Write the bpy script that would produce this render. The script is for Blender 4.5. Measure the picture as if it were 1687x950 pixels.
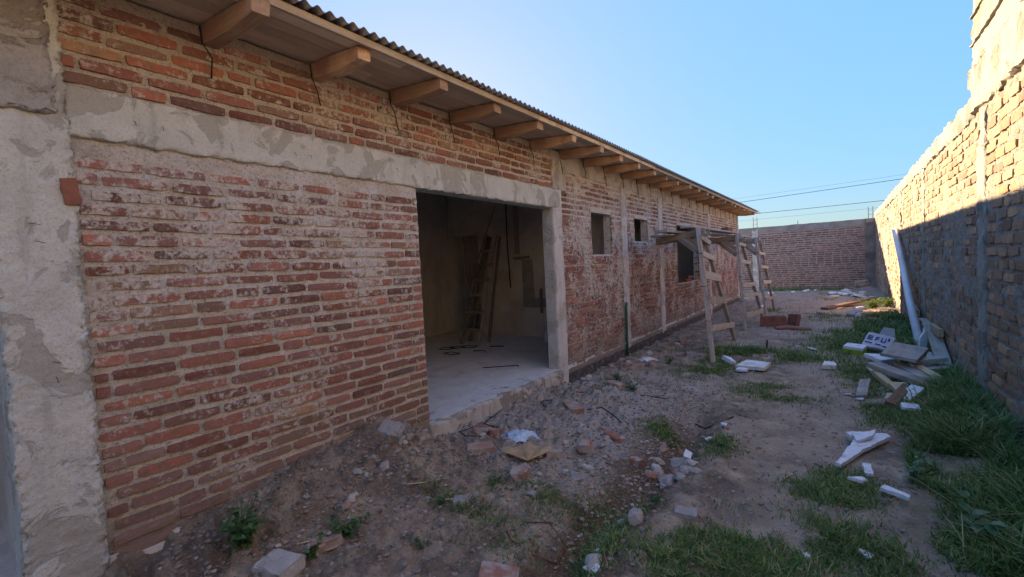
import bpy, math, random
import numpy as np
from mathutils import Vector, Matrix, Euler

for o in list(bpy.data.objects): bpy.data.objects.remove(o, do_unlink=True)
S = bpy.context.scene
COL = S.collection
rad = math.radians

# ------------------------------------------------------------------ camera
# world: +Y runs along the facade, +X to the boundary wall, z = 0 is the floor slab of the house
CAM = np.array([0.0, 0.0, 1.35])
FWD = Vector((-0.58815921, 0.8074211, -0.04625924))
RGT = Vector((0.80863807, 0.58618772, -0.04988416))
UPV = Vector((0.01316092, 0.06674681, 0.99768314))
cd = bpy.data.cameras.new('camera'); cam = bpy.data.objects.new('camera', cd); COL.objects.link(cam)
cam.matrix_world = Matrix(((RGT.x, UPV.x, -FWD.x, CAM[0]), (RGT.y, UPV.y, -FWD.y, CAM[1]), (RGT.z, UPV.z, -FWD.z, CAM[2]), (0, 0, 0, 1)))
cd.sensor_width = 36; cd.sensor_fit = 'HORIZONTAL'; cd.lens = 750 / 1687 * 36
cd.clip_start = 0.05; cd.clip_end = 2000
S.camera = cam

# ------------------------------------------------------------------ sky and sun
SUN = Vector((-1.0, 0.95, 0.32)).normalized()          # towards the sun, low behind the house
w = bpy.data.worlds.new('World'); S.world = w; w.use_nodes = True
wn = w.node_tree.nodes; wl = w.node_tree.links
bg = wn['Background']; bg.inputs['Strength'].default_value = 0.10
sky = wn.new('ShaderNodeTexSky'); sky.sky_type = 'NISHITA'; sky.sun_disc = False
sky.sun_elevation = math.asin(SUN.z); sky.sun_rotation = math.atan2(SUN.x, SUN.y)
sky.altitude = 200; sky.air_density = 1.0; sky.dust_density = 0.9; sky.ozone_density = 5.0
# even tone curve over the whole sky (the camera's wide dynamic range): keeps hue, evens out brightness
bw = wn.new('ShaderNodeRGBToBW'); wl.new(sky.outputs[0], bw.inputs[0])
pw = wn.new('ShaderNodeMath'); pw.operation = 'POWER'; pw.inputs[1].default_value = -0.8; wl.new(bw.outputs[0], pw.inputs[0])
sc_ = wn.new('ShaderNodeVectorMath'); sc_.operation = 'SCALE'; wl.new(sky.outputs[0], sc_.inputs[0]); wl.new(pw.outputs[0], sc_.inputs['Scale'])
wl.new(sc_.outputs[0], bg.inputs['Color'])
sl = bpy.data.lights.new('sun', 'SUN'); sl.energy = 4.7; sl.angle = rad(0.5); sl.color = (1.0, 0.72, 0.44)
sun = bpy.data.objects.new('sun', sl); COL.objects.link(sun)
sun.rotation_euler = (-SUN).to_track_quat('-Z', 'Y').to_euler(); sun.location = (-30, 30, 20)
S.view_settings.view_transform = 'Standard'; S.view_settings.look = 'None'
S.view_settings.gamma = 1.0; S.view_settings.exposure = 2.45

# ------------------------------------------------------------------ noise
def _h(i, j, k, s):
    n = (i.astype(np.int64) * 374761393 + j.astype(np.int64) * 668265263 + k.astype(np.int64) * 2147483647 + s * 1274126177) & 0xffffffff
    n = ((n ^ (n >> 13)) * 1274126177) & 0xffffffff
    n = ((n ^ (n >> 16)) * 2246822519) & 0xffffffff
    return ((n ^ (n >> 15)) & 0xffffff) / float(0xffffff)
def vnoise(x, y, z, s=0):
    x, y, z = np.broadcast_arrays(np.asarray(x, float), np.asarray(y, float), np.asarray(z, float))
    i, j, k = np.floor(x), np.floor(y), np.floor(z)
    u, v, t = x - i, y - j, z - k
    u = u * u * (3 - 2 * u); v = v * v * (3 - 2 * v); t = t * t * (3 - 2 * t)
    r = 0
    for a in (0, 1):
        for b in (0, 1):
            for c in (0, 1):
                r = r + _h(i + a, j + b, k + c, s) * (u if a else 1 - u) * (v if b else 1 - v) * (t if c else 1 - t)
    return r * 2 - 1
def fbm(x, y, z, sc, octv=4, s=0, gain=.5):
    r = 0; a = 1; f = sc
    for o in range(octv):
        r = r + a * vnoise(np.asarray(x) * f, np.asarray(y) * f, np.asarray(z) * f, s + o * 17); a *= gain; f *= 2.03
    return r
def sst(x, a, b):
    t = np.clip((np.asarray(x, float) - a) / (b - a), 0, 1); return t * t * (3 - 2 * t)

# ------------------------------------------------------------------ mesh helpers
def mk(name, V, F, mat=None, rnd=None, smooth=False):
    """fast mesh from arrays; F is (M,3) or (M,4); rnd: per-face float attribute"""
    V = np.asarray(V, np.float32); F = np.asarray(F, np.int32)
    me = bpy.data.meshes.new(name); n = F.shape[1]
    me.vertices.add(len(V)); me.vertices.foreach_set('co', V.ravel())
    me.loops.add(F.size); me.loops.foreach_set('vertex_index', F.ravel())
    me.polygons.add(len(F)); me.polygons.foreach_set('loop_start', np.arange(0, F.size, n, dtype=np.int32))
    me.polygons.foreach_set('loop_total', np.full(len(F), n, np.int32))
    me.polygons.foreach_set('use_smooth', np.full(len(F), bool(smooth)))
    if rnd is not None:
        a = me.attributes.new('rnd', 'FLOAT', 'FACE'); a.data.foreach_set('value', np.asarray(rnd, np.float32))
    me.update(calc_edges=True); me.validate()
    if mat: me.materials.append(mat)
    return me
def pyd(name, V, F, mat=None, smooth=False):
    me = bpy.data.meshes.new(name); me.from_pydata([tuple(v) for v in V], [], [tuple(f) for f in F]); me.update()
    if smooth: me.polygons.foreach_set('use_smooth', [True] * len(me.polygons))
    if mat: me.materials.append(mat)
    return me
def link(name, me, parent=None, mw=None):
    o = bpy.data.objects.new(name, me); COL.objects.link(o)
    if parent is not None:
        o.parent = parent
        o.matrix_parent_inverse = Matrix.Translation(-Vector(parent['_o'])) if '_o' in parent else parent.matrix_basis.inverted()
    if mw is not None: o.matrix_basis = mw
    return o
def tag(o, label, cat, group=None):
    o['label'] = label; o['category'] = cat
    if group: o['group'] = group
    return o
def thing(name, loc, label, cat, group=None):
    o = bpy.data.objects.new(name, None); COL.objects.link(o); o.location = loc; o['_o'] = tuple(loc)
    o.empty_display_size = .1
    return tag(o, label, cat, group)
def struct(o): o['kind'] = 'structure'; return o
def stuff(o): o['kind'] = 'stuff'; return o
def TR(loc, rot=(0, 0, 0), sc=1.0):
    m = Matrix.Translation(loc) @ Euler(rot).to_matrix().to_4x4()
    return m @ (Matrix.Scale(sc, 4) if not isinstance(sc, tuple) else Matrix.Diagonal((*sc, 1)))
def grid_faces(nu, nv):
    i = np.arange(nu * nv).reshape(nu, nv)
    return np.stack([i[:-1, :-1], i[1:, :-1], i[1:, 1:], i[:-1, 1:]], -1).reshape(-1, 4)
BOXF = [(0, 3, 2, 1), (4, 5, 6, 7), (0, 1, 5, 4), (1, 2, 6, 5), (2, 3, 7, 6), (3, 0, 4, 7)]
def boxv(a, b):
    (x0, y0, z0), (x1, y1, z1) = a, b
    return [(x0, y0, z0), (x1, y0, z0), (x1, y1, z0), (x0, y1, z0), (x0, y0, z1), (x1, y0, z1), (x1, y1, z1), (x0, y1, z1)]
def box_mesh(name, a, b, mat): return pyd(name, boxv(a, b), BOXF, mat)
def rough_box(name, a, b, res, amp, mat, freq=14, seed=1, edge=0.0, fine=.35, smooth=True):
    """box of displaced grids: worn concrete"""
    a = np.array(a, float); b = np.array(b, float); Vs = []; Fs = []; off = 0
    for ax in range(3):
        u, v = [q for q in range(3) if q != ax]
        nu = max(2, int((b[u] - a[u]) / res) + 1); nv = max(2, int((b[v] - a[v]) / res) + 1)
        U, W = np.meshgrid(np.linspace(a[u], b[u], nu), np.linspace(a[v], b[v], nv), indexing='ij')
        for side in (0, 1):
            P = np.zeros((nu * nv, 3)); P[:, u] = U.ravel(); P[:, v] = W.ravel(); P[:, ax] = (a, b)[side][ax]
            F = grid_faces(nu, nv) + off
            flip = (side == 0) ^ (ax == 1)
            Vs.append(P); Fs.append(F[:, ::-1] if flip else F); off += len(P)
    V = np.concatenate(Vs); F = np.concatenate(Fs)
    D = np.stack([fbm(V[:, 0], V[:, 1], V[:, 2], freq, 3, seed + 31 * q) + fine * fbm(V[:, 0], V[:, 1], V[:, 2], freq * 5, 2, seed + 7 + 31 * q) for q in range(3)], 1)
    if edge:
        d = np.minimum(V - a, b - V); s = np.sort(d, 1)[:, 1]
        D *= (1 + edge * np.exp(-(s / .02) ** 2))[:, None]
        c = (a + b) / 2
        V = V - np.sign(V - c) * (np.exp(-(s / .008) ** 2) * .006)[:, None]
    return mk(name, V + D * amp, F, mat, smooth=smooth)
def tube_mesh(name, pts, r, mat, n=6, smooth=True):
    pts = [Vector(p) for p in pts]; V = []; F = []
    for i, p in enumerate(pts):
        t = (pts[min(i + 1, len(pts) - 1)] - pts[max(i - 1, 0)]).normalized()
        a = t.cross(Vector((0, 0, 1)) if abs(t.z) < .9 else Vector((1, 0, 0))).normalized(); b = t.cross(a)
        rr = r[i] if isinstance(r, (list, tuple)) else r
        for k in range(n):
            an = 2 * math.pi * k / n; V.append(p + (a * math.cos(an) + b * math.sin(an)) * rr)
    for i in range(len(pts) - 1):
        for k in range(n):
            F.append((i * n + k, i * n + (k + 1) % n, (i + 1) * n + (k + 1) % n, (i + 1) * n + k))
    F.append(tuple(range(n - 1, -1, -1))); F.append(tuple((len(pts) - 1) * n + k for k in range(n)))
    return pyd(name, V, F, mat, smooth)
def board_mesh(name, L, wd, th, mat, seed=0, warp=.004, taper=0.0, seg=6):
    """timber along local x from 0 to L; chamfered edges, slight warp"""
    r = random.Random(seed); c = min(wd, th) * .08; V = []; F = []
    ring = [(-wd / 2 + c, -th / 2), (wd / 2 - c, -th / 2), (wd / 2, -th / 2 + c), (wd / 2, th / 2 - c), (wd / 2 - c, th / 2), (-wd / 2 + c, th / 2), (-wd / 2, th / 2 - c), (-wd / 2, -th / 2 + c)]
    ph = r.uniform(0, 6); cut = [r.uniform(-.012, .012) for _ in range(8)]
    for i in range(seg + 1):
        f = i / seg; wy = warp * math.sin(ph + f * 3.1); wz = warp * .8 * math.cos(ph * 1.7 + f * 2.6)
        for k, (y, z) in enumerate(ring):
            zz = z
            if taper and f > .68 and z < 0: zz = z + taper * (f - .68) / .32
            x = f * L + (cut[k] * min(1, L) if i in (0, seg) else 0)
            V.append((x, y + wy + r.uniform(-1, 1) * .0012, zz + wz + r.uniform(-1, 1) * .0012))
    for i in range(seg):
        for k in range(8): F.append((i * 8 + k, i * 8 + (k + 1) % 8, (i + 1) * 8 + (k + 1) % 8, (i + 1) * 8 + k))
    F.append(tuple(range(7, -1, -1))); F.append(tuple(seg * 8 + k for k in range(8)))
    return pyd(name, V, F, mat)
def along(p0, p1, roll=0.0, up=(0, 0, 1)):
    p0 = Vector(p0); d = (Vector(p1) - p0).normalized(); u = Vector(up)
    if abs(d.dot(u)) > .97: u = Vector((1, 0, 0))
    y = u.cross(d).normalized(); z = d.cross(y)
    m = Matrix((d, y, z)).transposed().to_4x4(); m.translation = p0
    return m @ Matrix.Rotation(roll, 4, 'X')
_bs = [0]
def board(name, p0, p1, wd, th, mat, parent=None, roll=0.0, warp=.004, taper=0.0, up=(0, 0, 1)):
    _bs[0] += 1
    L = (Vector(p1) - Vector(p0)).length
    return link(name, board_mesh(name, L, wd, th, mat, _bs[0], warp, taper), parent, along(p0, p1, roll, up))

# ------------------------------------------------------------------ materials
class NT:
    def __init__(s, name):
        s.m = bpy.data.materials.new(name); s.m.use_nodes = True; s.t = s.m.node_tree
        s.b = s.t.nodes['Principled BSDF']; s.p = s.n('ShaderNodeNewGeometry').outputs['Position']
        s.b.inputs['Specular IOR Level'].default_value = .25
    def n(s, ty, **kw):
        q = s.t.nodes.new(ty)
        for k, v in kw.items(): setattr(q, k, v)
        return q
    def l(s, a, b): s.t.links.new(a, b)
    def put(s, sock, v):
        if hasattr(v, 'is_output') or isinstance(v, bpy.types.NodeSocket): s.l(v, sock)
        else: sock.default_value = v
    def objco(s): return s.n('ShaderNodeTexCoord').outputs['Object']
    def scale(s, co, v):
        q = s.n('ShaderNodeMapping'); s.l(co, q.inputs[0]); q.inputs['Scale'].default_value = v; return q.outputs[0]
    def noise(s, sc, det=4, co=None, rough=.55, dist=0):
        q = s.n('ShaderNodeTexNoise'); s.l(s.p if co is None else co, q.inputs['Vector'])
        q.inputs['Scale'].default_value = sc; q.inputs['Detail'].default_value = det
        q.inputs['Roughness'].default_value = rough; q.inputs['Distortion'].default_value = dist
        return q.outputs[0]
    def vor(s, sc, co=None):
        q = s.n('ShaderNodeTexVoronoi'); s.l(s.p if co is None else co, q.inputs['Vector']); q.inputs['Scale'].default_value = sc
        return q.outputs['Distance']
    def ramp(s, f, stops):
        q = s.n('ShaderNodeValToRGB'); s.put(q.inputs[0], f); e = q.color_ramp.elements
        while len(e) < len(stops): e.new(.5)
        for el, (p, c) in zip(e, stops):
            el.position = p; el.color = (*c, 1) if isinstance(c, tuple) else (c, c, c, 1)
        return q.outputs[0]
    def mix(s, f, a, b, mode='MIX'):
        q = s.n('ShaderNodeMix', data_type='RGBA', blend_type=mode)
        s.put(q.inputs[0], f)
        for k, v in ((6, a), (7, b)): s.put(q.inputs[k], (*v, 1) if isinstance(v, tuple) else v)
        return q.outputs[2]
    def math(s, op, a, b=0.0, clamp=False):
        q = s.n('ShaderNodeMath', operation=op); q.use_clamp = clamp; s.put(q.inputs[0], a); s.put(q.inputs[1], b); return q.outputs[0]
    def mr(s, v, a, b, c=0.0, d=1.0):
        q = s.n('ShaderNodeMapRange'); q.interpolation_type = 'SMOOTHSTEP'; s.put(q.inputs[0], v)
        for i, x in enumerate((a, b, c, d)): q.inputs[i + 1].default_value = x
        return q.outputs[0]
    def xyz(s):
        q = s.n('ShaderNodeSeparateXYZ'); s.l(s.p, q.inputs[0]); return q.outputs
    def rnd(s):
        at = s.n('ShaderNodeAttribute', attribute_name='rnd'); oi = s.n('ShaderNodeObjectInfo')
        return s.math('FRACT', s.math('ADD', at.outputs['Fac'], oi.outputs['Random']))
    def bump(s, h, st=.4, dist=.01):
        q = s.n('ShaderNodeBump'); q.inputs['Strength'].default_value = st; q.inputs['Distance'].default_value = dist
        s.l(h, q.inputs['Height'])
        if s.b.inputs['Normal'].is_linked: s.l(s.b.inputs['Normal'].links[0].from_socket, q.inputs['Normal'])
        s.l(q.outputs[0], s.b.inputs['Normal']); return s
    def done(s, col, rough=.9):
        s.put(s.b.inputs['Base Color'], (*col, 1) if isinstance(col, tuple) else col); s.put(s.b.inputs['Roughness'], rough); return s.m

def simple(name, c0, c1, sc=12, rough=.85, bst=.3, bsc=60, bd=.005, det=5, c2=None, obj=False, metal=0):
    t = NT(name); co = t.objco() if obj else None
    st = [(.36, c0), (.64, c1)] if c2 is None else [(.3, c0), (.5, c1), (.7, c2)]
    c = t.ramp(t.noise(sc, det, co), st)
    if bst: t.bump(t.noise(bsc, 4, co), bst, bd)
    if metal: t.b.inputs['Metallic'].default_value = metal
    return t.done(c, rough)

def brick_mat(name, palette, mort, white, smear0, zone=None, bw=.5):
    t = NT(name); r = t.rnd()
    c = t.ramp(r, palette)
    r2 = t.math('FRACT', t.math('MULTIPLY', r, 17.31))
    hs = t.n('ShaderNodeHueSaturation'); t.l(c, hs.inputs['Color'])
    t.l(t.mr(r2, 0, 1, .62, 1.35), hs.inputs['Value'])
    c = hs.outputs[0]
    c = t.mix(t.math('MULTIPLY', t.mr(t.noise(9, 5, dist=1.5), .40, .72), .75), c, (.21, .135, .118))    # burnt patches
    c = t.mix(t.math('MULTIPLY', t.mr(t.noise(38, 4), .52, .75), .5), c, (.44, .33, .265))               # chalky scuffs
    c = t.mix(t.math('MULTIPLY', t.mr(t.noise(150, 3), .60, .74), .4), c, (.10, .06, .05))             # pits
    amt = smear0
    if zone: amt = zone(t)
    n = t.math('ADD', t.math('ADD', t.math('MULTIPLY', t.noise(13, 6, rough=.7), .55), t.math('MULTIPLY', t.noise(34, 5, rough=.7), .45)), t.math('MULTIPLY', t.noise(2.6, 4), .50))
    n = t.math('SUBTRACT', t.math('ADD', n, amt), .075)
    m = t.mr(n, .83, .93)
    mc = t.mix(t.mr(t.noise(55, 4), .35, .7), mort, white)
    c = t.mix(t.math('MULTIPLY', m, .88), c, mc)
    if zone:
        z_ = t.xyz()[2]; c = t.mix(t.mr(t.math('ADD', z_, t.math('MULTIPLY', t.noise(5, 4), .35)), .62, .12, 0, .6), c, (.25, .20, .165))      # soil dust
    h = t.math('ADD', t.noise(70, 5, rough=.65), t.math('MULTIPLY', m, .5))
    t.bump(h, bw, .006)
    return t.done(c, .92)

FAC_PAL = [(0.0, (.17, .098, .088)), (.15, (.23, .105, .082)), (.42, (.29, .115, .080)), (.54, (.36, .14, .09)), (.62, (.27, .125, .10)), (.80, (.25, .135, .105)), (.88, (.36, .225, .125)), (1.0, (.20, .132, .122))]
def fac_zone(t):
    x, y, z = t.xyz()
    lw = t.math('MULTIPLY', t.mr(z, .75, 1.55), t.mr(z, 2.3, 2.12))              # slurry wash below the lintel
    lw = t.math('MULTIPLY', lw, t.mr(y, 3.2, 2.3, .35, 1))
    up = t.mr(z, 2.33, 2.50, 0, .045)
    rt = t.mr(y, 5.0, 5.6, 0, .055)
    return t.math('ADD', t.math('ADD', t.math('MULTIPLY', lw, .10), t.math('ADD', up, rt)), .115)
m_brick = brick_mat('facade_brick', FAC_PAL, (.45, .405, .345), (.65, .615, .565), .05, fac_zone, .7)
RW_PAL = [(0.0, (.29, .165, .105)), (.3, (.36, .205, .115)), (.55, (.42, .25, .125)), (.8, (.39, .25, .14)), (1.0, (.31, .155, .095))]
m_brick_r = brick_mat('boundary_brick', RW_PAL, (.31, .265, .20), (.37, .32, .245), .09, None, 1.0)
BK_PAL = [(0.0, (.19, .115, .10)), (.4, (.25, .135, .11)), (.7, (.28, .165, .13)), (1.0, (.20, .14, .125))]
m_brick_b = brick_mat('rear_brick', BK_PAL, (.36, .31, .27), (.46, .41, .36), .04, None, .4)

def mortar_mat(name, a, b, d, white=None):
    t = NT(name)
    c = t.ramp(t.noise(7, 6, rough=.65), [(.32, a), (.6, b)])
    c = t.mix(t.math('MULTIPLY', t.mr(t.noise(90, 3), .55, .72), .6), c, d)
    if white:
        x, y, z = t.xyz()
        lw = t.math('MULTIPLY', t.mr(z, .9, 1.6), t.mr(z, 2.3, 2.1))
        c = t.mix(t.math('MULTIPLY', lw, t.mr(t.noise(5, 5), .40, .62)), c, white)
        c = t.mix(t.mr(t.math('ADD', z, t.math('MULTIPLY', t.noise(6, 4), .25)), .34, .06, 0, .85), c, (.22, .18, .145))   # soil splashed up the wall
    c = t.mix(t.math('MULTIPLY', t.mr(t.noise(62, 6, rough=.75), .52, .62), .7), c, tuple(q * .75 for q in d))
    t.bump(t.noise(45, 7, rough=.72), 1.0, .02); t.bump(t.noise(160, 4), .7, .006)
    return t.done(c, .95)
m_mortar = mortar_mat('mortar_facade', (.55, .49, .405), (.69, .63, .535), (.33, .28, .225), (.72, .69, .65))
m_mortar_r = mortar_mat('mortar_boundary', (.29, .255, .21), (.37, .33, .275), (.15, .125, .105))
m_mortar_b = mortar_mat('mortar_rear', (.36, .335, .31), (.45, .42, .39), (.22, .20, .185))

def concrete(name, a, b, c2, thr=(.52, .56), sc=2.6, bst=.4, streak=None, crack=False):
    t = NT(name)
    c = t.ramp(t.noise(5, 6, rough=.6), [(.3, a), (.68, b)])
    pt = t.mr(t.noise(sc, 7, rough=.6, dist=.8), *thr)
    c = t.mix(t.math('MULTIPLY', pt, .85), c, c2)
    c = t.mix(t.math('MULTIPLY', t.mr(t.noise(130, 3), .58, .72), .4), c, tuple(q * .45 for q in c2))
    c = t.mix(t.math('MULTIPLY', t.mr(t.vor(16), .045, .02), .6), c, tuple(q * .35 for q in c2))      # pinholes
    if streak: 
        co = t.scale(t.p, (1, 14, 1.2)); c = t.mix(t.mr(t.noise(1.6, 5, co), .5, .72, 0, .7), c, streak)
    co = t.scale(t.p, (6, 6, .8)); c = t.mix(t.mr(t.noise(1.5, 6, co, rough=.65), .52, .72, 0, .4), c, tuple(q * .72 for q in c2))     # run-off stains
    c = t.mix(t.mr(t.noise(70, 5, rough=.7), .50, .66, 0, .35), c, tuple(q * .7 for q in c2))
    h = t.math('SUBTRACT', t.noise(40, 6, rough=.7), t.math('MULTIPLY', pt, .6))
    t.bump(h, bst, .012); t.bump(t.noise(150, 4), .5, .005)
    return t.done(c, .93)
m_conc = concrete('concrete_beam', (.52, .54, .495), (.65, .665, .615), (.40, .395, .35), sc=4.2, bst=.6)
m_conc_old = concrete('concrete_rough', (.38, .37, .345), (.48, .465, .43), (.29, .275, .25), bst=.9)
m_conc_col = concrete('concrete_column', (.56, .53, .485), (.66, .63, .585), (.44, .41, .37), bst=.7)
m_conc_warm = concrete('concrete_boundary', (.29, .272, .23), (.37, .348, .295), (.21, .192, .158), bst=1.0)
m_cap = concrete('concrete_cap', (.45, .425, .38), (.54, .51, .455), (.34, .31, .27), bst=.7)
m_slab = concrete('slab', (.58, .575, .56), (.70, .695, .68), (.48, .47, .455), thr=(.5, .7), bst=.15)
m_slab_edge = concrete('slab_edge', (.50, .47, .42), (.60, .57, .51), (.30, .265, .23), bst=1.0, streak=(.19, .165, .145))
m_footing = simple('bitumen_footing', (.03, .03, .033), (.09, .085, .085), 16, .75, .8, 40, .01, c2=(.20, .17, .15))
m_plaster = concrete('interior_plaster', (.58, .56, .515), (.68, .655, .61), (.48, .455, .41), sc=1.1, thr=(.48, .66), bst=.5, streak=(.44, .39, .32))
m_patch = simple('plaster_patch', (.27, .265, .24), (.34, .33, .30), 8, .9, .4)
m_skytint = concrete('skylight_tinted_plaster', (.34, .42, .52), (.46, .55, .66), (.20, .25, .33), bst=.5)  # plaster with the blue of incoming sky light put into its colour

def wood(name, a, b, knot, gsc=1.0, rough=.75, wear=None):
    t = NT(name); oc = t.objco(); co = t.scale(oc, (1.2, 16, 16)); r = t.rnd()
    g = t.noise(2.2 * gsc, 6, co, dist=.8)
    c = t.ramp(g, [(.32, a), (.62, b)])
    hs = t.n('ShaderNodeHueSaturation'); t.l(c, hs.inputs['Color']); t.l(t.mr(r, 0, 1, .66, 1.22), hs.inputs['Value']); c = hs.outputs[0]
    c = t.mix(t.mr(t.vor(3.4, t.scale(oc, (1, 3, 3))), .09, .04), c, knot)
    if wear: c = t.mix(t.mr(t.noise(4, 5, oc), .46, .66, 0, .8), c, wear)
    t.bump(t.noise(5, 5, co), .35, .003)
    return t.done(c, rough)
m_pine = wood('pine_rafter', (.44, .27, .155), (.62, .43, .265), (.19, .085, .04), wear=(.40, .235, .155))
m_soffit = wood('soffit_board', (.62, .48, .33), (.76, .62, .455), (.30, .19, .11))
m_fascia = wood('fascia_pine', (.52, .43, .31), (.66, .57, .44), (.28, .18, .11), wear=(.42, .33, .25))
m_grey = wood('weathered_board', (.30, .265, .225), (.47, .425, .365), (.16, .12, .09), wear=(.40, .37, .33))
m_newwood = wood('yellow_pine_offcut', (.52, .40, .22), (.66, .53, .32), (.28, .16, .07))
m_scaf = wood('scaffold_timber', (.30, .245, .19), (.45, .385, .315), (.15, .11, .08), wear=(.38, .36, .335))
m_rung = wood('scaffold_rung', (.36, .30, .23), (.52, .45, .355), (.2, .14, .09), wear=(.45, .42, .37))
m_ladder = wood('ladder_timber', (.20, .165, .135), (.30, .255, .215), (.09, .06, .04))
m_brownb = wood('reddish_board', (.20, .11, .07), (.31, .18, .115), (.1, .05, .03))
t = NT('galvanised_sheet'); m_roof = None
c = t.ramp(t.noise(3, 5), [(.35, (.40, .40, .40)), (.65, (.55, .55, .54))]); c = t.mix(t.mr(t.noise(9, 6), .58, .78, 0, .45), c, (.36, .27, .19))
t.b.inputs['Metallic'].default_value = .45; m_roof = t.done(c, .5)
m_wire = simple('black_wire', (.018, .016, .015), (.05, .035, .027), 30, .6, 0)
m_rust = simple('rusty_rebar', (.10, .045, .025), (.18, .085, .045), 30, .85, .3)
m_pale = simple('pale_stalk', (.48, .40, .26), (.60, .52, .36), 10, .8, 0)
m_green = simple('green_conduit', (.02, .105, .055), (.035, .16, .085), 6, .45, 0)
m_pvc = simple('pvc_pipe', (.50, .52, .54), (.62, .63, .63), 3, .45, .05)
t = NT('polystyrene'); c = t.ramp(t.noise(30, 4), [(.35, (.66, .70, .74)), (.65, (.78, .81, .84))]); c = t.mix(t.mr(t.noise(9, 6, rough=.7), .54, .70, 0, .75), c, (.40, .35, .29)); t.bump(t.vor(150), .6, .004); t.bump(t.noise(25, 4), .4, .006); m_foam = t.done(c, .85)
m_foam_d = simple('polystyrene_dirty', (.55, .53, .50), (.76, .76, .75), 7, .85, .5, 90, .004)
m_card = simple('cardboard', (.34, .235, .125), (.46, .335, .20), 9, .9, .3)
m_stone = simple('rubble_stone', (.25, .225, .205), (.36, .335, .31), 9, .95, .8, 50, .01, c2=(.30, .255, .22))
m_stone2 = simple('rubble_mortar', (.40, .37, .33), (.50, .47, .43), 9, .95, .8, 50, .01)
m_cable = simple('cable_black', (.02, .02, .022), (.04, .04, .042), 4, .6, 0)
m_bottle = simple('bottle_plastic', (.55, .60, .62), (.70, .74, .75), 5, .3, 0)
m_tile = simple('clay_tile_piece', (.20, .085, .06), (.30, .13, .085), 10, .88, .5)
m_lime = simple('lime_carton', (.22, .36, .04), (.32, .48, .07), 10, .7, 0)
m_boxw = simple('printed_box', (.50, .50, .57), (.60, .60, .66), 6, .7, .1)
m_ink = simple('blue_print', (.015, .02, .14), (.03, .035, .2), 20, .6, 0)
t = NT('plastic_bag'); c = t.ramp(t.noise(14, 4, dist=1.2), [(.40, (.62, .68, .74)), (.50, (.35, .52, .72)), (.58, (.66, .70, .74)), (.68, (.05, .10, .33))]); t.bump(t.noise(40, 3), .5, .01); m_bag = t.done(c, .4)
t = NT('loose_brick'); r = t.rnd(); c = t.ramp(r, [(0, (.25, .13, .095)), (.35, (.32, .15, .10)), (.65, (.36, .23, .17)), (1, (.29, .19, .155))])
c = t.mix(t.mr(t.noise(10, 6), .42, .62, 0, .9), c, (.42, .37, .32)); t.bump(t.noise(60, 5), .6, .006); m_loose = t.done(c, .95)

def leafmat(name, stops, trans=.25):
    t = NT(name); c = t.ramp(t.rnd(), stops)
    c = t.mix(t.math('MULTIPLY', t.mr(t.noise(2.4, 4), .38, .66), .5), c, tuple(q * .6 for q in stops[1][1]))
    tr = t.n('ShaderNodeBsdfTranslucent'); t.l(c, tr.inputs[0]); mx = t.n('ShaderNodeMixShader'); mx.inputs[0].default_value = trans
    t.done(c, .6); t.l(t.b.outputs[0], mx.inputs[1]); t.l(tr.outputs[0], mx.inputs[2])
    t.l(mx.outputs[0], t.t.nodes['Material Output'].inputs['Surface']); return t.m
m_grass = leafmat('grass_blade', [(0, (.065, .14, .035)), (.40, (.11, .22, .05)), (.72, (.18, .31, .075)), (.84, (.25, .32, .10)), (.92, (.40, .36, .18)), (1, (.56, .48, .28))])
m_weed = leafmat('weed_leaf', [(0, (.05, .12, .04)), (.5, (.08, .17, .055)), (1, (.12, .22, .075))])
m_weed_l = leafmat('broad_leaf', [(0, (.10, .20, .10)), (.5, (.14, .25, .13)), (1, (.20, .31, .18))])
m_weed_y = leafmat('bright_weed', [(0, (.10, .17, .03)), (.5, (.16, .24, .04)), (1, (.22, .30, .06))], .4)
m_stem = simple('plant_stem', (.06, .10, .035), (.10, .14, .055), 20, .7, 0)

t = NT('dirt'); X, Y, Z = t.xyz()
big = t.noise(.9, 5, rough=.6); mid = t.noise(4.5, 6, rough=.62)
c = t.ramp(mid, [(.27, (.14, .103, .072)), (.43, (.29, .224, .16)), (.55, (.41, .327, .24)), (.72, (.60, .50, .385))])
c = t.mix(t.mr(big, .47, .60, 0, .55), c, (.48, .39, .295)); c = t.mix(t.mr(t.noise(1.7, 6, rough=.65, dist=.6), .50, .62, 0, .7), c, (.16, .125, .098))
rub = t.math('MULTIPLY', t.mr(X, -.95, -1.7), t.mr(Y, 2.3, 3.3)); rub = t.math('MULTIPLY', rub, t.mr(Y, 6.8, 5.2))
c = t.mix(t.math('MULTIPLY', rub, t.mr(t.noise(3, 5), .32, .6, .25, .9)), c, (.46, .425, .385))             # mortar dust trodden in at the doorway
far = t.mr(Y, 7, 13); c = t.mix(t.math('MULTIPLY', far, .55), c, (.38, .285, .225))                             # redder soil towards the back
rw_ = t.math('ABSOLUTE', t.math('ADD', t.math('ADD', X, 1.17), t.math('MULTIPLY', t.math('SUBTRACT', t.noise(3.5, 4), .5), .35)))
tr = t.math('MULTIPLY', t.mr(rw_, .33, .13), t.math('MULTIPLY', t.mr(Y, 1.2, 1.9), t.mr(Y, 5.0, 4.0))); c = t.mix(t.math('MULTIPLY', tr, .88), c, (.13, .085, .052))                        # damp channel bottom
c = t.mix(t.math('MULTIPLY', t.mr(t.noise(60, 4), .58, .70), .55), c, (.54, .50, .46))
trk = t.math('MULTIPLY', t.mr(t.math('ADD', X, t.math('MULTIPLY', t.noise(1.3, 3), .7)), -.35, .0), t.mr(t.math('ADD', X, t.math('MULTIPLY', t.noise(1.1, 3), .7)), .75, .35))
c = t.mix(t.math('MULTIPLY', trk, .45), c, (.50, .42, .33))          # trodden track
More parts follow.
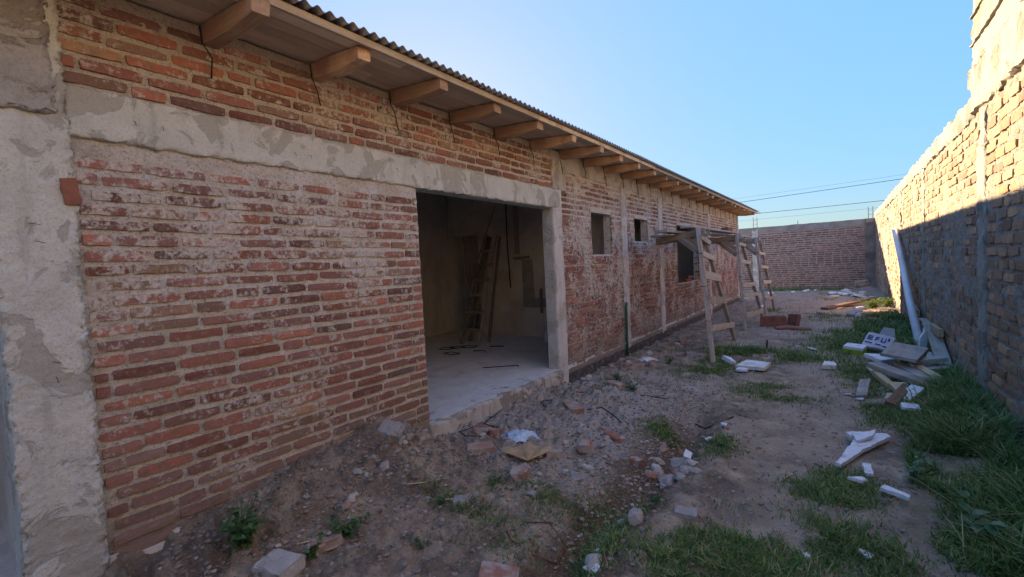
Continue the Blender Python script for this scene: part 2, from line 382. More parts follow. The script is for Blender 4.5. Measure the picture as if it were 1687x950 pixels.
c = t.mix(t.math('MULTIPLY', t.mr(t.noise(34, 4), .60, .74), .55), c, (.13, .105, .085))
t.bump(t.noise(22, 8, rough=.72), .9, .04); t.bump(t.noise(110, 4), .8, .012)
m_dirt = t.done(c, .97)
m_terrain = simple('outer_soil', (.30, .25, .195), (.40, .34, .265), .3, .97, .3, 3, .1)

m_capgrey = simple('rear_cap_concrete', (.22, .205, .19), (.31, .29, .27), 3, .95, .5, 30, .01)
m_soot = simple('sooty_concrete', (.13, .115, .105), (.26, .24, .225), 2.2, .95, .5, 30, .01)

# ------------------------------------------------------------------ ground
def gz0(x, y):
    x = np.asarray(x, float); y = np.asarray(y, float); d = x + 3.0
    h = -.225 + .012 * fbm(x, y, 0, .8, 3, 5)
    prof = np.interp(y, [-3, .3, .6, .97, 1.36, 1.9, 2.2, 2.5, 2.74, 3.0, 4.8, 5.4, 9, 13, 24], [-.2, -.13, -.10, -.06, .06, .14, .19, .06, -.13, -.17, -.19, -.27, -.27, -.25, -.22])
    wdt = np.interp(y, [0, .8, 1.4, 2.2, 2.7, 3.2, 5, 6], [.5, .35, .38, .42, .35, .8, .6, .4])
    h = h + (prof + .225) * np.exp(-(np.maximum(d, 0) / wdt) ** 2)
    h = h + .06 * np.exp(-((x + 1.95) / .5) ** 2 - ((y - 3.9) / 1.0) ** 2)                      # rubble heap
    h = h + .045 * np.exp(-((x + 2.3) / .4) ** 2 - ((y - 5.2) / .7) ** 2)
    tx = -1.17 + .06 * np.sin(y * 2.1); tw = sst(y, 1.0, 1.7) * sst(y, 5.4, 4.2)
    h = h - .13 * np.exp(-((x - tx) / .17) ** 2) * tw + .04 * np.exp(-((x - tx - .32) / .16) ** 2) * tw   # channel and its spoil
    h = h + .05 * sst(x, .45, 1.0) * np.interp(y, [0, 3, 8, 13, 24], [1, 1, 1, .3, 0])
    h = h + .22 * np.exp(-((x - .75) / .45) ** 2 - ((y - 23.3) / .7) ** 2)                        # ash heap in the far corner
    h = h + .03 * np.exp(-((x + 1.0) / .9) ** 2 - ((y - 8.0) / .5) ** 2)
    return h
def gz(x, y):
    x = np.asarray(x, float); y = np.asarray(y, float); d = x + 3.0
    r = 1.0 + .9 * np.exp(-(d / 1.3) ** 2) * sst(y, 7, 5)
    clod = np.maximum(fbm(x, y, 4, 12, 3, 15), 0) * .036 + np.maximum(fbm(x, y, 8, 29, 2, 16), .1) * .022
    foot = -.014 * sst(fbm(x, y, 6, 3.6, 2, 18), .35, .6)
    return gz0(x, y) + (.011 * fbm(x, y, 1, 4.5, 3, 9) + .006 * fbm(x, y, 2, 21, 3, 11) + clod * (.45 + .55 * np.exp(-(d / 1.6) ** 2))) * r + foot
def g1(x, y): return float(gz(x, y))
ys = [-3.5]
while ys[-1] < 24.02: ys.append(ys[-1] + (.045 if ys[-1] < .4 else max(.012, .0062 * ys[-1])))
ys = np.array(ys); xs = np.linspace(-3.02, 1.14, 300)
GX, GY = np.meshgrid(xs, ys, indexing='ij')
V = np.stack([GX.ravel(), GY.ravel(), gz(GX, GY).ravel()], 1)
ground = link('ground', mk('ground', V, grid_faces(len(xs), len(ys)), m_dirt, smooth=True)); struct(ground)
terrain = link('terrain', pyd('terrain', [(-400, -400, -.5), (400, -400, -.5), (400, 400, -.5), (-400, 400, -.5)], [(0, 1, 2, 3)], m_terrain)); struct(terrain)

# ------------------------------------------------------------------ brick machinery
def brick_var(seed, D):
    """unit brick 1 x 1 face (scaled later): returns verts for length L=1,height=1 in face units plus depth D"""
    r = random.Random(seed); nx, nz = 5, 2; V = []; idx = {}
    for i in range(nx + 1):
        for k in range(nz + 1):
            u = i / nx - .5; v = k / nz - .5; b = (i in (0, nx)) or (k in (0, nz)); corner = (i in (0, nx)) and (k in (0, nz))
            du = r.uniform(-.012, .012); dv = r.uniform(-.055, .055) if b else 0
            if corner: u *= r.uniform(.955, 1); v *= r.uniform(.78, 1)
            y = r.uniform(-.0015, .0015) + (.0010 if b else 0) + (.002 if corner else 0)
            idx[i, k] = len(V); V.append((u + du, y, v + dv))
    F = [(idx[i, k], idx[i + 1, k], idx[i + 1, k + 1], idx[i, k + 1]) for i in range(nx) for k in range(nz)]
    ring = [(i, 0) for i in range(nx)] + [(nx, k) for k in range(nz)] + [(i, nz) for i in range(nx, 0, -1)] + [(0, k) for k in range(nz, 0, -1)]
    base = len(V)
    for q in ring:
        v = V[idx[q]]; V.append((v[0] * 1.0, D, v[2]))
    n = len(ring)
    for j in range(n):
        a = idx[ring[j]]; b = idx[ring[(j + 1) % n]]; F.append((b, a, base + j, base + (j + 1) % n))
    return np.array(V), np.array(F)
VAR = {D: [brick_var(s * 7 + 3, D) for s in range(14)] for D in (.11, .122)}
def lay(s0, s1, z0, z1, Lp, cp, joint, blocked, seed, jz=.004, hjit=.006):
    r = random.Random(seed); out = []; n = int((z1 - z0) / cp); bh = cp - joint
    for k in range(n):
        zc = z0 + (k + .5) * cp
        cuts = sorted((a, b) for a, b, c, d in blocked if c - cp * .45 < zc < d + cp * .45)
        iv = []; p = s0
        for a, b in cuts:
            if a > p: iv.append((p, a))
            p = max(p, b)
        if p < s1: iv.append((p, s1))
        for a, b in iv:
            s = a - (Lp * (.5 if k % 2 else 0) + r.uniform(-.06, .06)) % Lp
            while s < b - .02:
                L = Lp * r.uniform(.93, 1.07)
                if r.random() < .06: L *= .55
                e0 = max(s, a); e1 = min(s + L, b)
                if b - e1 < .05: e1 = b
                if e1 - e0 > .05:
                    j = joint * .45
                    out.append(((e0 + e1) / 2 + (j if e0 == a else 0) * 0, zc + r.uniform(-jz, jz), e1 - e0 - (j * 2 if e0 != a and e1 != b else j), bh + r.uniform(-hjit, hjit)))
                s = e1 if e1 < b else s + L
                if e1 >= b: break
    return out
def project_area(p):
    d = np.array(p) - CAM; z = d @ np.array(FWD)
    if z < .2: return 0
    u = 750 * (d @ np.array(RGT)) / z; v = 750 * (d @ np.array(UPV)) / z
    if abs(u) > 843 or abs(v) > 475: return 0
    return 1 / z ** 2
def place_bricks(parent, bricks, to_world, rotz, mat, seed, limit=300, dep=.11, far_dep=.122, name='brick', xj=.004, tilt=.008, pick=None):
    r = random.Random(seed); items = []
    for (s, z, L, h) in bricks:
        p = to_world(s, z); items.append((project_area(p) * L * (pick(s, z) if pick else 1), p, L, h))
    items.sort(key=lambda q: -q[0])
    meshes = []
    for (V, F) in VAR[dep]: meshes.append(mk('brick', V, F, mat))
    Vs = []; Fs = []; Rn = []; off = 0
    for i, (a, p, L, h) in enumerate(items):
        M = Matrix.Translation(p) @ Matrix.Rotation(rotz, 4, 'Z') @ Matrix.Translation((0, r.uniform(-xj, xj), 0)) @ Matrix.Rotation(r.gauss(0, tilt), 4, 'Y') @ Matrix.Rotation(r.gauss(0, .010), 4, 'Z') @ Matrix.Diagonal((L, 1, h, 1))
        if i < limit and a > 0:
            link(name, meshes[r.randrange(len(meshes))], parent, M)
        else:
            V, F = VAR[far_dep][r.randrange(14)]; A = np.array(M)
            Vs.append(V @ A[:3, :3].T + A[:3, 3]); Fs.append(F + off); off += len(V); Rn.append(np.full(len(F), r.random()))
    if Vs:
        o = link('brickwork', mk('brickwork', np.concatenate(Vs), np.concatenate(Fs), mat, np.concatenate(Rn)), parent); stuff(o)
def sheet(name, s_edges, z_edges, disp, to3, holes, mat, parent):
    """mortar face: displaced grid over (s,z) with holes"""
    Sg, Zg = np.meshgrid(s_edges, z_edges, indexing='ij')
    P = to3(Sg.ravel(), Zg.ravel(), disp(Sg.ravel(), Zg.ravel()))
    F = grid_faces(len(s_edges), len(z_edges))
    sc = (Sg[:-1, :-1] + Sg[1:, 1:]).ravel() / 2; zc = (Zg[:-1, :-1] + Zg[1:, 1:]).ravel() / 2
    keep = np.ones(len(F), bool)
    for a, b, c, d in holes: keep &= ~((sc > a) & (sc < b) & (zc > c) & (zc < d))
    return link(name, mk(name, P, F[keep], mat, smooth=True), parent)
def edges(pieces, extra):
    e = np.concatenate([np.arange(a, b, st) for a, b, st in pieces]); ex = np.array(extra)
    e = np.array([v for v in e if np.abs(ex - v).min() > .004]) if len(ex) else e
    return np.sort(np.concatenate([e, ex]))
def slab_wall(name, ycuts, zcuts, solid, x0, x1, mat, parent):
    """wall of cells between x0 and x1, only outer faces"""
    V = []; F = []
    ny, nz = len(ycuts) - 1, len(zcuts) - 1
    ok = [[solid((ycuts[i] + ycuts[i + 1]) / 2, (zcuts[k] + zcuts[k + 1]) / 2) for k in range(nz)] for i in range(ny)]
    def q(*p): b = len(V); V.extend(p); F.append((b, b + 1, b + 2, b + 3))
    for i in range(ny):
        for k in range(nz):
            if not ok[i][k]: continue
            a, b, c, d = ycuts[i], ycuts[i + 1], zcuts[k], zcuts[k + 1]
            q((x1, a, c), (x1, b, c), (x1, b, d), (x1, a, d)); q((x0, b, c), (x0, a, c), (x0, a, d), (x0, b, d))
            if i == 0 or not ok[i - 1][k]: q((x0, a, c), (x1, a, c), (x1, a, d), (x0, a, d))
            if i == ny - 1 or not ok[i + 1][k]: q((x1, b, c), (x0, b, c), (x0, b, d), (x1, b, d))
            if k == 0 or not ok[i][k - 1]: q((x0, a, c), (x0, b, c), (x1, b, c), (x1, a, c))
            if k == nz - 1 or not ok[i][k + 1]: q((x0, b, d), (x0, a, d), (x1, a, d), (x1, b, d))
    return link(name, pyd(name, V, F, mat), parent)

# ------------------------------------------------------------------ the house
house = thing('brick_house', (-5, 8, 0), 'long unfinished single-storey red brick house with timber eaves and corrugated roof', 'house')
DOOR = (2.78, 5.06, -.6, 2.08); W1 = (6.20, 6.93, 1.48, 2.11); W2 = (7.93, 8.62, 1.71, 2.12); W3 = (10.5, 12.4, .79, 2.12)
LOPEN = (-2.6, .28, -.6, 2.08)
OPEN = [DOOR, W1, W2, W3, LOPEN]
COLS = [(7.33, 7.56), (9.24, 9.50), (13.42, 13.66), (17.72, 18.0)]
ROOFZ = lambda y: .0014 * y                     # slight rise along the house
SLOPE = .085
yc = sorted(set([-3.0, 18.0] + [v for o in OPEN for v in (o[0] - .006, o[1] + .006)])); zc_ = sorted(set([-.6, 2.83] + [v for o in OPEN for v in (o[2], o[3] + .006) if v > -.6] + [1.474, 1.704, .784]))
inside = lambda y, z, g=.006: any(o[0] - g < y < o[1] + g and o[2] - g < z < o[3] + g for o in OPEN)
slab_wall('wall_core', yc, zc_, lambda y, z: not inside(y, z), -3.13, -3.035, m_mortar, house)
slab_wall('inner_plaster', yc, zc_, lambda y, z: not inside(y, z), -3.148, -3.132, m_plaster, house)
# mortar face
sE = edges([(.5, 2.8, .009), (2.8, 5.6, .012), (5.6, 9, .02), (9, 18.0, .035)], [o for q in (DOOR, W1, W2, W3) for o in q[:2]] + [18.0])
zE = edges([(-.42, 2.84, .0095)], [1.48, 2.11, 1.71, 2.12, .79, 2.08, 2.84])
def fac_disp(s, z):
    n = .0036 * fbm(s, z, 0, 19, 4, 21, .6) + .0022 * fbm(s, z, 3, 85, 2, 23)
    smear = sst(z, .75, 1.5) * sst(z, 2.2, 2.05) * sst(s, 3.0, 2.4)
    cover = sst(fbm(s, z * 2.2, 5, 5.0, 3, 29), .1, .7)
    n = n + .001 * smear + .006 * smear * cover + .001 * sst(s, 5.0, 5.6) + .005 * cover * sst(s, 5.0, 5.6) + .007 * cover * sst(z, 2.3, 2.4) 
    n = n + .03 * sst(z, .05, -.2) * sst(s, 5.2, 4.9) * 0
    return -3.0118 + n
to3f = lambda s, z, x: np.stack([x, s, z], 1)
sheet('mortar', sE, zE, fac_disp, to3f, [(DOOR[0], DOOR[1], -.6, 2.09), (W1[0], W1[1], W1[2], W1[3]), (W2[0], W2[1], W2[2], W2[3]), (W3[0], W3[1], W3[2], W3[3])], m_mortar, house)
blk = [(a, b, c, d) for a, b, c, d in (W1, W2, W3)] + [(2.78, 5.30, -.6, 2.08), (.5, 5.31, 2.08, 2.33), (5.08, 5.45, 2.33, 2.9), (.2, .575, -1, 3)] + [(a, b, -1, 3) for a, b in COLS]
bricks = lay(.575, 5.30, 2.08 - 30 * .076, 2.08, .292, .076, .029, blk, 4)
bricks += lay(.53, 5.09, 2.335, 2.86, .292, .0765, .028, [], 5)
bricks += lay(5.30, 18.0, -.10, 2.60, .292, .076, .029, blk, 6)
place_bricks(house, bricks, lambda s, z: (-2.999, s, z), rad(90), m_brick, 11, 300, pick=lambda s, z: 1 if s < 5.2 else .8)
# concrete members
c_col = link('corner_column', rough_box('corner_column', (-3.22, .285, -.55), (-2.972, .565, 2.86), .010, .0042, m_conc, 20, 3, edge=2.6, fine=.6), house)
link('column_patch', rough_box('column_patch', (-3.1, .20, 2.16), (-2.952, .525, 2.9), .010, .010, m_conc_old, 13, 8, edge=.8, fine=.6), house)
l_bm = link('lintel_beam', rough_box('lintel_beam', (-3.15, .55, 2.085), (-2.984, 5.31, 2.335), .013, .0026, m_conc, 22, 5, edge=2.4, fine=.6), house)
link('door_column', rough_box('door_column', (-3.15, 5.065, -.5), (-2.982, 5.305, 2.10), .016, .003, m_conc_col, 9, 6, edge=2), house)
link('upper_pilaster', rough_box('upper_pilaster', (-3.2, 5.09, 2.33), (-2.985, 5.46, 2.83), .018, .005, m_cap, 12, 7, edge=1), house)
link('cap_beam', rough_box('cap_beam', (-3.2, 5.44, 2.575), (-2.993, 18.0, 2.83), .03, .008, m_cap, 7, 12, edge=1), house)
for k, (a, b) in enumerate(COLS):
    link('column', rough_box('column', (-3.2, a, -.5), (-2.985, b - .015 if k else b, 2.60), .022, .005, m_conc_col, 10, 40 + k, edge=1.5), house)
link('footing', rough_box('footing', (-3.2, 5.31, -.6), (-2.984, 18.0, -.115), .04, .005, m_footing, 9, 14), house)
link('plinth_strip', rough_box('plinth_strip', (-3.2, 5.306, -.118), (-2.987, 18.0, -.045), .03, .006, m_mortar, 12, 15, edge=.5), house)
link('door_sill', rough_box('door_sill', (-3.2, 2.74, -.55), (-2.945, 5.10, -.004), .016, .007, m_slab_edge, 10, 16, edge=1.6), house)
link('plinth_left', rough_box('plinth_base', (-3.2, .5, -.6), (-3.012, 2.74, -.195), .03, .004, m_mortar, 12, 17), house).name = 'plinth'
# brick let into the corner column
link('patch_brick', mk('patch_brick', VAR[.11][3][0], VAR[.11][3][1], m_tile), house, TR((-2.955, .548, 1.815), (0, 0, rad(90))) @ Matrix.Rotation(rad(84), 4, 'Y') @ Matrix.Diagonal((.125, 1, .062, 1)))
# floor
floor = link('floor_slab', rough_box('floor_slab', (-7.02, -2.6, -.5), (-3.0, 17.9, 0.0), .06, .002, m_slab, 5, 19), house)
# interior partitions with sloped tops
def rz(x): return 2.852 - SLOPE * (x + 3.0)      # soffit / ceiling height
def part(name, x0, x1, y0, y1, mat=m_plaster, z0=-.02, top=None):
    za, zb = (rz(x0) - .01, rz(x1) - .01) if top is None else (top, top)
    v = boxv((x0, y0, z0), (x1, y1, 0)); v = [(x, y, z if i < 4 else (za if abs(x - x0) < 1e-6 else zb)) for i, (x, y, z) in enumerate(v)]
    return link(name, pyd(name, v, BOXF, mat), house)
part('partition_wall', -6.99, -3.15, .30, .45)
part('partition_wall', -6.14, -3.15, 7.30, 7.45)
part('door_lintel', -6.99, -6.145, 7.302, 7.448, z0=2.07)
part('partition_wall', -6.99, -3.15, 9.3, 9.45)
part('partition_wall', -6.99, -3.15, 13.45, 13.6)
part('rear_wall', -7.15, -7.0, -2.95, 17.97, m_plaster, -.5)
part('rear_lining', -6.995, -6.985, -2.7, .29, m_skytint)
part('end_wall', -6.99, -3.25, 17.8, 17.98, m_mortar, -.5)
part('end_wall', -6.99, -3.25, -2.95, -2.8, m_skytint, -.5)
# conduit chase, batten and stick on the partition
link('plaster_patch', rough_box('plaster_patch', (-5.05, 7.286, .55), (-4.78, 7.31, 1.5), .04, .006, m_patch, 6, 51, edge=1), house)
link('plaster_patch', rough_box('plaster_patch', (-4.85, 7.284, .56), (-4.3, 7.31, .74), .04, .006, m_patch, 6, 52, edge=1), house)
link('plaster_patch', rough_box('plaster_patch', (-5.2, 7.287, 1.6), (-5.08, 7.31, 2.7), .04, .005, m_patch, 6, 53), house)
link('conduit_groove', tube_mesh('conduit', [(-5.36, 7.285, 2.68), (-5.37, 7.285, 1.8), (-5.34, 7.285, .95)], .012, m_wire), house).name = 'conduit'
board('batten', (-5.22, 7.27, 1.52), (-4.86, 7.27, 1.54), .03, .05, m_ladder, house)
board('batten', (-4.62, 7.27, .46), (-4.62, 7.27, .92), .03, .05, m_ladder, house)
board('batten', (-6.54, 7.29, 2.04), (-6.50, 7.29, 1.05), .03, .03, m_grey, house)

# roof: rafters, boards, fascia, tie wires, corrugated sheet
XE = -2.43
raf_y = [1.169 + .69 * k for k in range(-6, 25)]
for i, y in enumerate(raf_y):
    if y > 17.95: break
    jy = random.Random(i).uniform(-.015, .015); zt = ROOFZ(y)
    w_, h_ = .096, .112
    x1 = XE + random.Random(i + 50).uniform(-.04, .03)
    p0 = (-3.24, y + .05 + jy, rz(-3.24) - h_ / 2 - .004 + zt); p1 = (x1, y + .05 + jy, rz(x1) - h_ / 2 - .004 + zt)
    rf = board('rafter', p0, p1, w_, h_, m_pine, house, warp=.002, taper=.03)
    rr = random.Random(i + 9); yy = y - .012 + jy
    link('tie_wire', tube_mesh('tie_wire', [(-2.985, yy, rz(-3) - .02), (-2.982, yy + .005, rz(-3) - .115), (-2.972, yy + .03 + rr.uniform(-.01, .02), rz(-3) - .19), (-2.985, yy + .06 + rr.uniform(-.02, .02), rz(-3) - .27 - rr.uniform(0, .05))], .0045, m_wire, 5), rf)
nb = 6; bw = (XE + .01 - -3.2) / nb
for j in range(nb):
    xa = -3.2 + j * bw; yst = -3.0 + (j % 3) * .9
    while yst < 18.0:
        ye = min(yst + 3.45, 18.06); xm = xa + bw / 2
        board('soffit_board', (xm, yst + .002, rz(xm) + .007 + ROOFZ(yst)), (xm, ye, rz(xm) + .007 + ROOFZ(ye)), bw - .004, .013, m_soffit, house, warp=.0006, roll=0)
        yst = ye
ya = -3.0
while ya < 18.0:
    ye = min(ya + 3.45, 18.08)
    board('fascia_board', (XE + .012, ya + .002, rz(XE) + .008 + ROOFZ(ya)), (XE + .012, ye, rz(XE) + .008 + ROOFZ(ye)), .022, .046, m_fascia, house, warp=.0025); ya = ye
link('ceiling', pyd('ceiling', [(-7.15, -3, rz(-7.15)), (-3.2, -3, rz(-3.2)), (-3.2, 18.0, rz(-3.2)), (-7.15, 18.0, rz(-7.15))], [(0, 1, 2, 3)], m_soffit), house)
ny = int(21.3 / .076 * 8); yy = np.linspace(-3.15, 18.15, ny); xx = np.array([-7.3, -6.2, -5, -4, -3.2, -2.7, -2.345])
A, B = np.meshgrid(xx, yy, indexing='ij')
Zr = rz(A) + .052 + ROOFZ(B) + .012 * np.cos(B * 2 * np.pi / .076) + .004 * fbm(A, B, 0, .9, 2, 77) 
Vt = np.stack([A.ravel(), B.ravel(), Zr.ravel()], 1); Ft = grid_faces(len(xx), ny); n0 = len(Vt)
Vb = Vt.copy(); Vb[:, 2] -= .0015
i1 = (len(xx) - 1) * ny + np.arange(ny - 1); rim = np.stack([i1, i1 + 1, i1 + 1 + n0, i1 + n0], 1)
link('corrugated_roof', mk('corrugated_roof', np.concatenate([Vt, Vb]), np.concatenate([Ft, Ft[:, ::-1] + n0, rim]), m_roof, smooth=False), house)
board('roof_batten', (-2.62, 17.7, rz(-2.6) + .02), (-2.30, 18.22, rz(-2.6) + .0), .05, .025, m_grey, house)
# nails and wire ends left in the concrete
for (y, z, dy, dz) in [(.82, 2.215, .004, -.03), (.94, 2.212, .004, -.03), (1.68, 2.2, .004, -.03), (1.79, 2.2, .004, -.025), (2.55, 2.22, .01, -.03), (2.9, 2.2, .004, -.03), (3.4, 2.23, .01, -.02), (4.2, 2.21, .004, -.03), (.40, 1.66, .035, -.01), (.41, 1.58, .035, -.012), (.43, 1.02, .03, -.01), (.44, .95, .004, -.03)]:
    xf = -2.968 if y < .5 else -2.981
    link('wire_end', tube_mesh('wire_end', [(xf - .02, y, z), (xf + .012, y + dy * .3, z + dz * .3), (xf + .016, y + dy, z + dz)], .0014, m_wire, 5), c_col if y < .5 else l_bm)
link('green_conduit', tube_mesh('green_conduit', [(-2.962, 7.30, -.32), (-2.962, 7.295, .1), (-2.96, 7.30, .58), (-2.955, 7.305, .63), (-2.965, 7.325, .655)], .022, m_green, 8), house)

# ------------------------------------------------------------------ boundary wall along the yard (normal -X)
bw_ = thing('boundary_wall', (1.25, 10, -.3), 'tall rough yellowish brick boundary wall with concrete columns, sunlit along its top', 'wall')
link('wall_core', box_mesh('wall_core', (1.14, -6.0, -.6), (1.36, 24.15, 2.64), m_mortar_r), bw_)  # unseen stretch behind the camera lengthened for sunlight bounced onto the facade
RC = [(6.10, 6.40), (10.08, 10.33), (13.75, 14.0), (17.4, 17.65), (21.0, 21.25)]
sE = edges([(-6.0, 3, .1), (3.0, 8, .018), (8, 13, .03), (13, 24, .06)], [24.0]); zE = np.arange(-.5, 2.70, .018)
def rw_disp(s, z):
    return 1.1105 - (.009 * fbm(s, z, 0, 11, 4, 61, .6) + .005 * fbm(s, z, 3, 60, 2, 63) + .012 * sst(fbm(s, z, 5, 2.2, 3, 69), 0, .6))
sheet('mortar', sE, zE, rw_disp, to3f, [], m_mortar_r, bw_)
rb = lay(-6.0, 24.0, -.35, 2.66, .305, .105, .033, [(a, b, -1, 3) for a, b in RC], 31, jz=.007, hjit=.009)
place_bricks(bw_, rb, lambda s, z: (1.099, s, z), rad(-90), m_brick_r, 33, 300, xj=.008, tilt=.015)
for k, (a, b) in enumerate(RC):
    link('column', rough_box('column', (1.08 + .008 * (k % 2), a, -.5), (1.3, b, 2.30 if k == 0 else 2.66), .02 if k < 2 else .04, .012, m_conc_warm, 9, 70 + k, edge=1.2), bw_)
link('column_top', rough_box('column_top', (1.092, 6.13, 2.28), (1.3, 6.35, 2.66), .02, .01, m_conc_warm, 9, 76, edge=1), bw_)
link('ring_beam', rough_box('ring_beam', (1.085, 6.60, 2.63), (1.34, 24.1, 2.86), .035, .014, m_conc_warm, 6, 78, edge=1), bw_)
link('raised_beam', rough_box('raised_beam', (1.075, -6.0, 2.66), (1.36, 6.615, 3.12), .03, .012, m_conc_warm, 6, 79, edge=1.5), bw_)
link('raised_panel', rough_box('raised_panel', (1.09, -6.0, 3.10), (1.345, 6.605, 4.1), .035, .010, m_conc_warm, 5, 80, edge=1.5), bw_)  # panel and beam: visible far end real, unseen rest extended for bounce light
for z in (3.34, 3.62):
    link('board_mark', rough_box('board_mark', (1.068, 3.6, z - .008), (1.12, 6.60, z + .006), .03, .006, m_conc_warm, 14, int(z * 100)), bw_)

# ------------------------------------------------------------------ rear boundary wall (normal -Y)
rw = thing('rear_wall', (-2, 24.1, -.2), 'low shaded red brick wall closing the far end of the yard', 'wall')
link('wall_core', box_mesh('wall_core', (-12, 24.04, -.6), (1.13, 24.24, 2.38), m_mortar_b), rw)
to3b = lambda s, z, y: np.stack([s, y, z], 1)
sheet('mortar', np.arange(-9.0, 1.12, .05), np.arange(-.4, 2.40, .04), lambda s, z: 24.014 - .006 * fbm(s, z, 0, 9, 3, 81), to3b, [], m_mortar_b, rw).data.flip_normals()
bb = lay(-9.0, .78, -.3, 2.36, .29, .094, .036, [(-3.42, -3.2, -1, 3)], 41)
place_bricks(rw, bb, lambda s, z: (s, 24.0, z), 0, m_brick_b, 43, 300, far_dep=.11)
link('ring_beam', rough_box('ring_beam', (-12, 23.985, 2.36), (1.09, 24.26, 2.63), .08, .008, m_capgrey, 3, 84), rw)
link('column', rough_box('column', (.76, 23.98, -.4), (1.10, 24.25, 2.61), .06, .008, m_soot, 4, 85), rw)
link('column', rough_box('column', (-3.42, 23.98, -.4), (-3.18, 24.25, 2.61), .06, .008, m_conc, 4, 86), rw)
for x in (-3.38, -3.22, .88, 1.03):
    link('rebar', tube_mesh('rebar', [(x, 24.12, 2.55), (x + .005, 24.12, 2.9), (x, 24.12, 3.12)], .012, m_rust, 5), rw)
rbs = [o for o in rw.children if o.name.startswith('rebar')]
for x0, x1, rb_ in ((-3.38, -3.22, rbs[0]), (.88, 1.03, rbs[2])):
    for z in (2.8, 2.98): link('rebar_tie', tube_mesh('rebar_tie', [(x0, 24.12, z), (x1, 24.12, z)], .006, m_rust, 5), rb_)
link('rebar', tube_mesh('rebar', [(-1.6, 24.12, 2.55), (-1.6, 24.12, 2.8)], .014, m_rust, 5), rw)

# ------------------------------------------------------------------ overhead cables
def cable(p0, p1, sag, r, label):
    p0 = Vector(p0); p1 = Vector(p1); pts = []
    for i in range(25):
        f = i / 24; p = p0.lerp(p1, f); p.z -= 4 * sag * f * (1 - f); pts.append(p)
    tag(link('overhead_cable', tube_mesh('overhead_cable', pts, r, m_cable, 5)), label, 'cable')
cable((-34, 40, 4.85), (30, 40, 7.1), .25, .017, 'black overhead cable rising towards the boundary wall, highest and thickest one')
cable((-34, 40.6, 5.35), (30, 40.6, 7.25), .2, .006, 'thin grey overhead wire just above the highest black cable')
cable((-34, 39.4, 5.0), (30, 39.4, 5.3), .62, .016, 'black overhead cable sagging just above the rear wall')
cable((-34, 41, 4.5), (30, 41, 4.9), .5, .006, 'thin overhead wire closest to the top of the rear wall')

# ------------------------------------------------------------------ scaffold trestles
def trestle(loc, ff, fr, tf, tr, rungs, beam_end, brace, label, legw=.085):
    """ff, fr: front and rear feet; tf, tr: tops"""
    t = thing('scaffold_trestle', loc, label, 'trestle', 'timber scaffold trestles beside the house')
    ff = Vector((*ff, g1(*ff) - .02)); fr = Vector((*fr, g1(*fr) - .02)); tf = Vector(tf); tr = Vector(tr)
    board('leg', ff, tf, legw, .06, m_scaf, t, up=(1, 0, 0)); board('leg', fr, tr, legw, .055, m_scaf, t, up=(1, 0, 0))
    for (a, b, hgt) in rungs:
        p = ff.lerp(tf, a) + Vector((.045, -.05, 0)); q = fr.lerp(tr, b) + Vector((.045, .08, 0))
        board('rung', p, q, .025, hgt, m_rung, t)
    e = Vector(beam_end)
    lg = board('ledger', tf + Vector((.10, .04, -.04)), e, .045, .10, m_scaf, t)
    board('ledger', tr + Vector((.12, -.02, -.05)), e + Vector((.0, .12, .0)), .04, .09, m_scaf, t)
    a, b = brace
    board('brace', ff.lerp(tf, a) + Vector((-.04, .03, 0)), tf.lerp(e, b) + Vector((0, .05, -.06)), .04, .085, m_scaf, t)
    board('brace', fr.lerp(tr, a + .04) + Vector((-.04, -.03, 0)), tf.lerp(e, b - .1) + Vector((0, .12, -.06)), .04, .08, m_scaf, t)
    board('cleat', e + Vector((-.02, -.12, -.08)), e + Vector((.02, .24, -.08)), .04, .06, m_rung, lg)
    for a in (.3, .55, .8):
        p = ff.lerp(tf, a); link('tie_wire', tube_mesh('tie_wire', [p + Vector((.036, -.05, 0)), p + Vector((.036, .05, .02)), p + Vector((-.036, .05, 0)), p + Vector((-.036, -.05, .01)), p + Vector((.036, -.05, 0))], .004, m_wire, 4), t)
    return t
trestle((-1.75, 8, -.2), (-1.565, 7.10), (-1.65, 9.30), (-1.90, 7.83, 1.83), (-1.88, 8.05, 1.80), [(.25, .16, .09), (.45, .40, .12), (.64, .60, .13), (.80, .77, .09), (.93, .90, .08)], (-2.62, 7.95, 1.66), (.82, .45), 'weathered timber scaffold trestle with wide rung boards, standing by the grass patch')
trestle((-1.75, 11, -.2), (-1.68, 10.60), (-1.52, 12.1), (-1.90, 11.15, 1.83), (-1.86, 11.35, 1.78), [(.16, .14, .11), (.36, .34, .08), (.47, .46, .09), (.72, .70, .08), (.9, .9, .07)], (-2.7, 11.2, 1.70), (.78, .5), 'scaffold trestle beside the clay tile pieces, second along from the doorway')
trestle((-1.75, 14, -.2), (-1.66, 13.7), (-1.55, 14.5), (-1.92, 14.0, 1.83), (-1.84, 14.25, 1.76), [(.2, .2, .08), (.42, .42, .09), (.62, .62, .08), (.8, .8, .07)], (-2.7, 14.1, 1.72), (.78, .45), 'scaffold trestle standing closest to the rear wall')
for (p0, p1, wd, th, lab) in [((-2.30, 7.15, 1.80), (-2.22, 11.4, 1.845), .20, .035, 'grey scaffold plank with its end overhanging the trestle nearest the doorway'),
                              ((-2.05, 7.75, 1.875), (-2.0, 11.5, 1.875), .2, .03, 'pale scaffold plank lying on the outer ends of the first two trestles'),
                              ((-2.52, 7.6, 1.745), (-2.5, 11.5, 1.80), .2, .035, 'scaffold plank nearest the house wall between the first two trestles'),
                              ((-2.25, 11.0, 1.885), (-2.15, 14.5, 1.86), .2, .035, 'scaffold plank spanning the two trestles farthest from the doorway')]:
    tag(board('scaffold_plank', p0, p1, wd, th, m_grey, warp=.01), lab, 'plank')
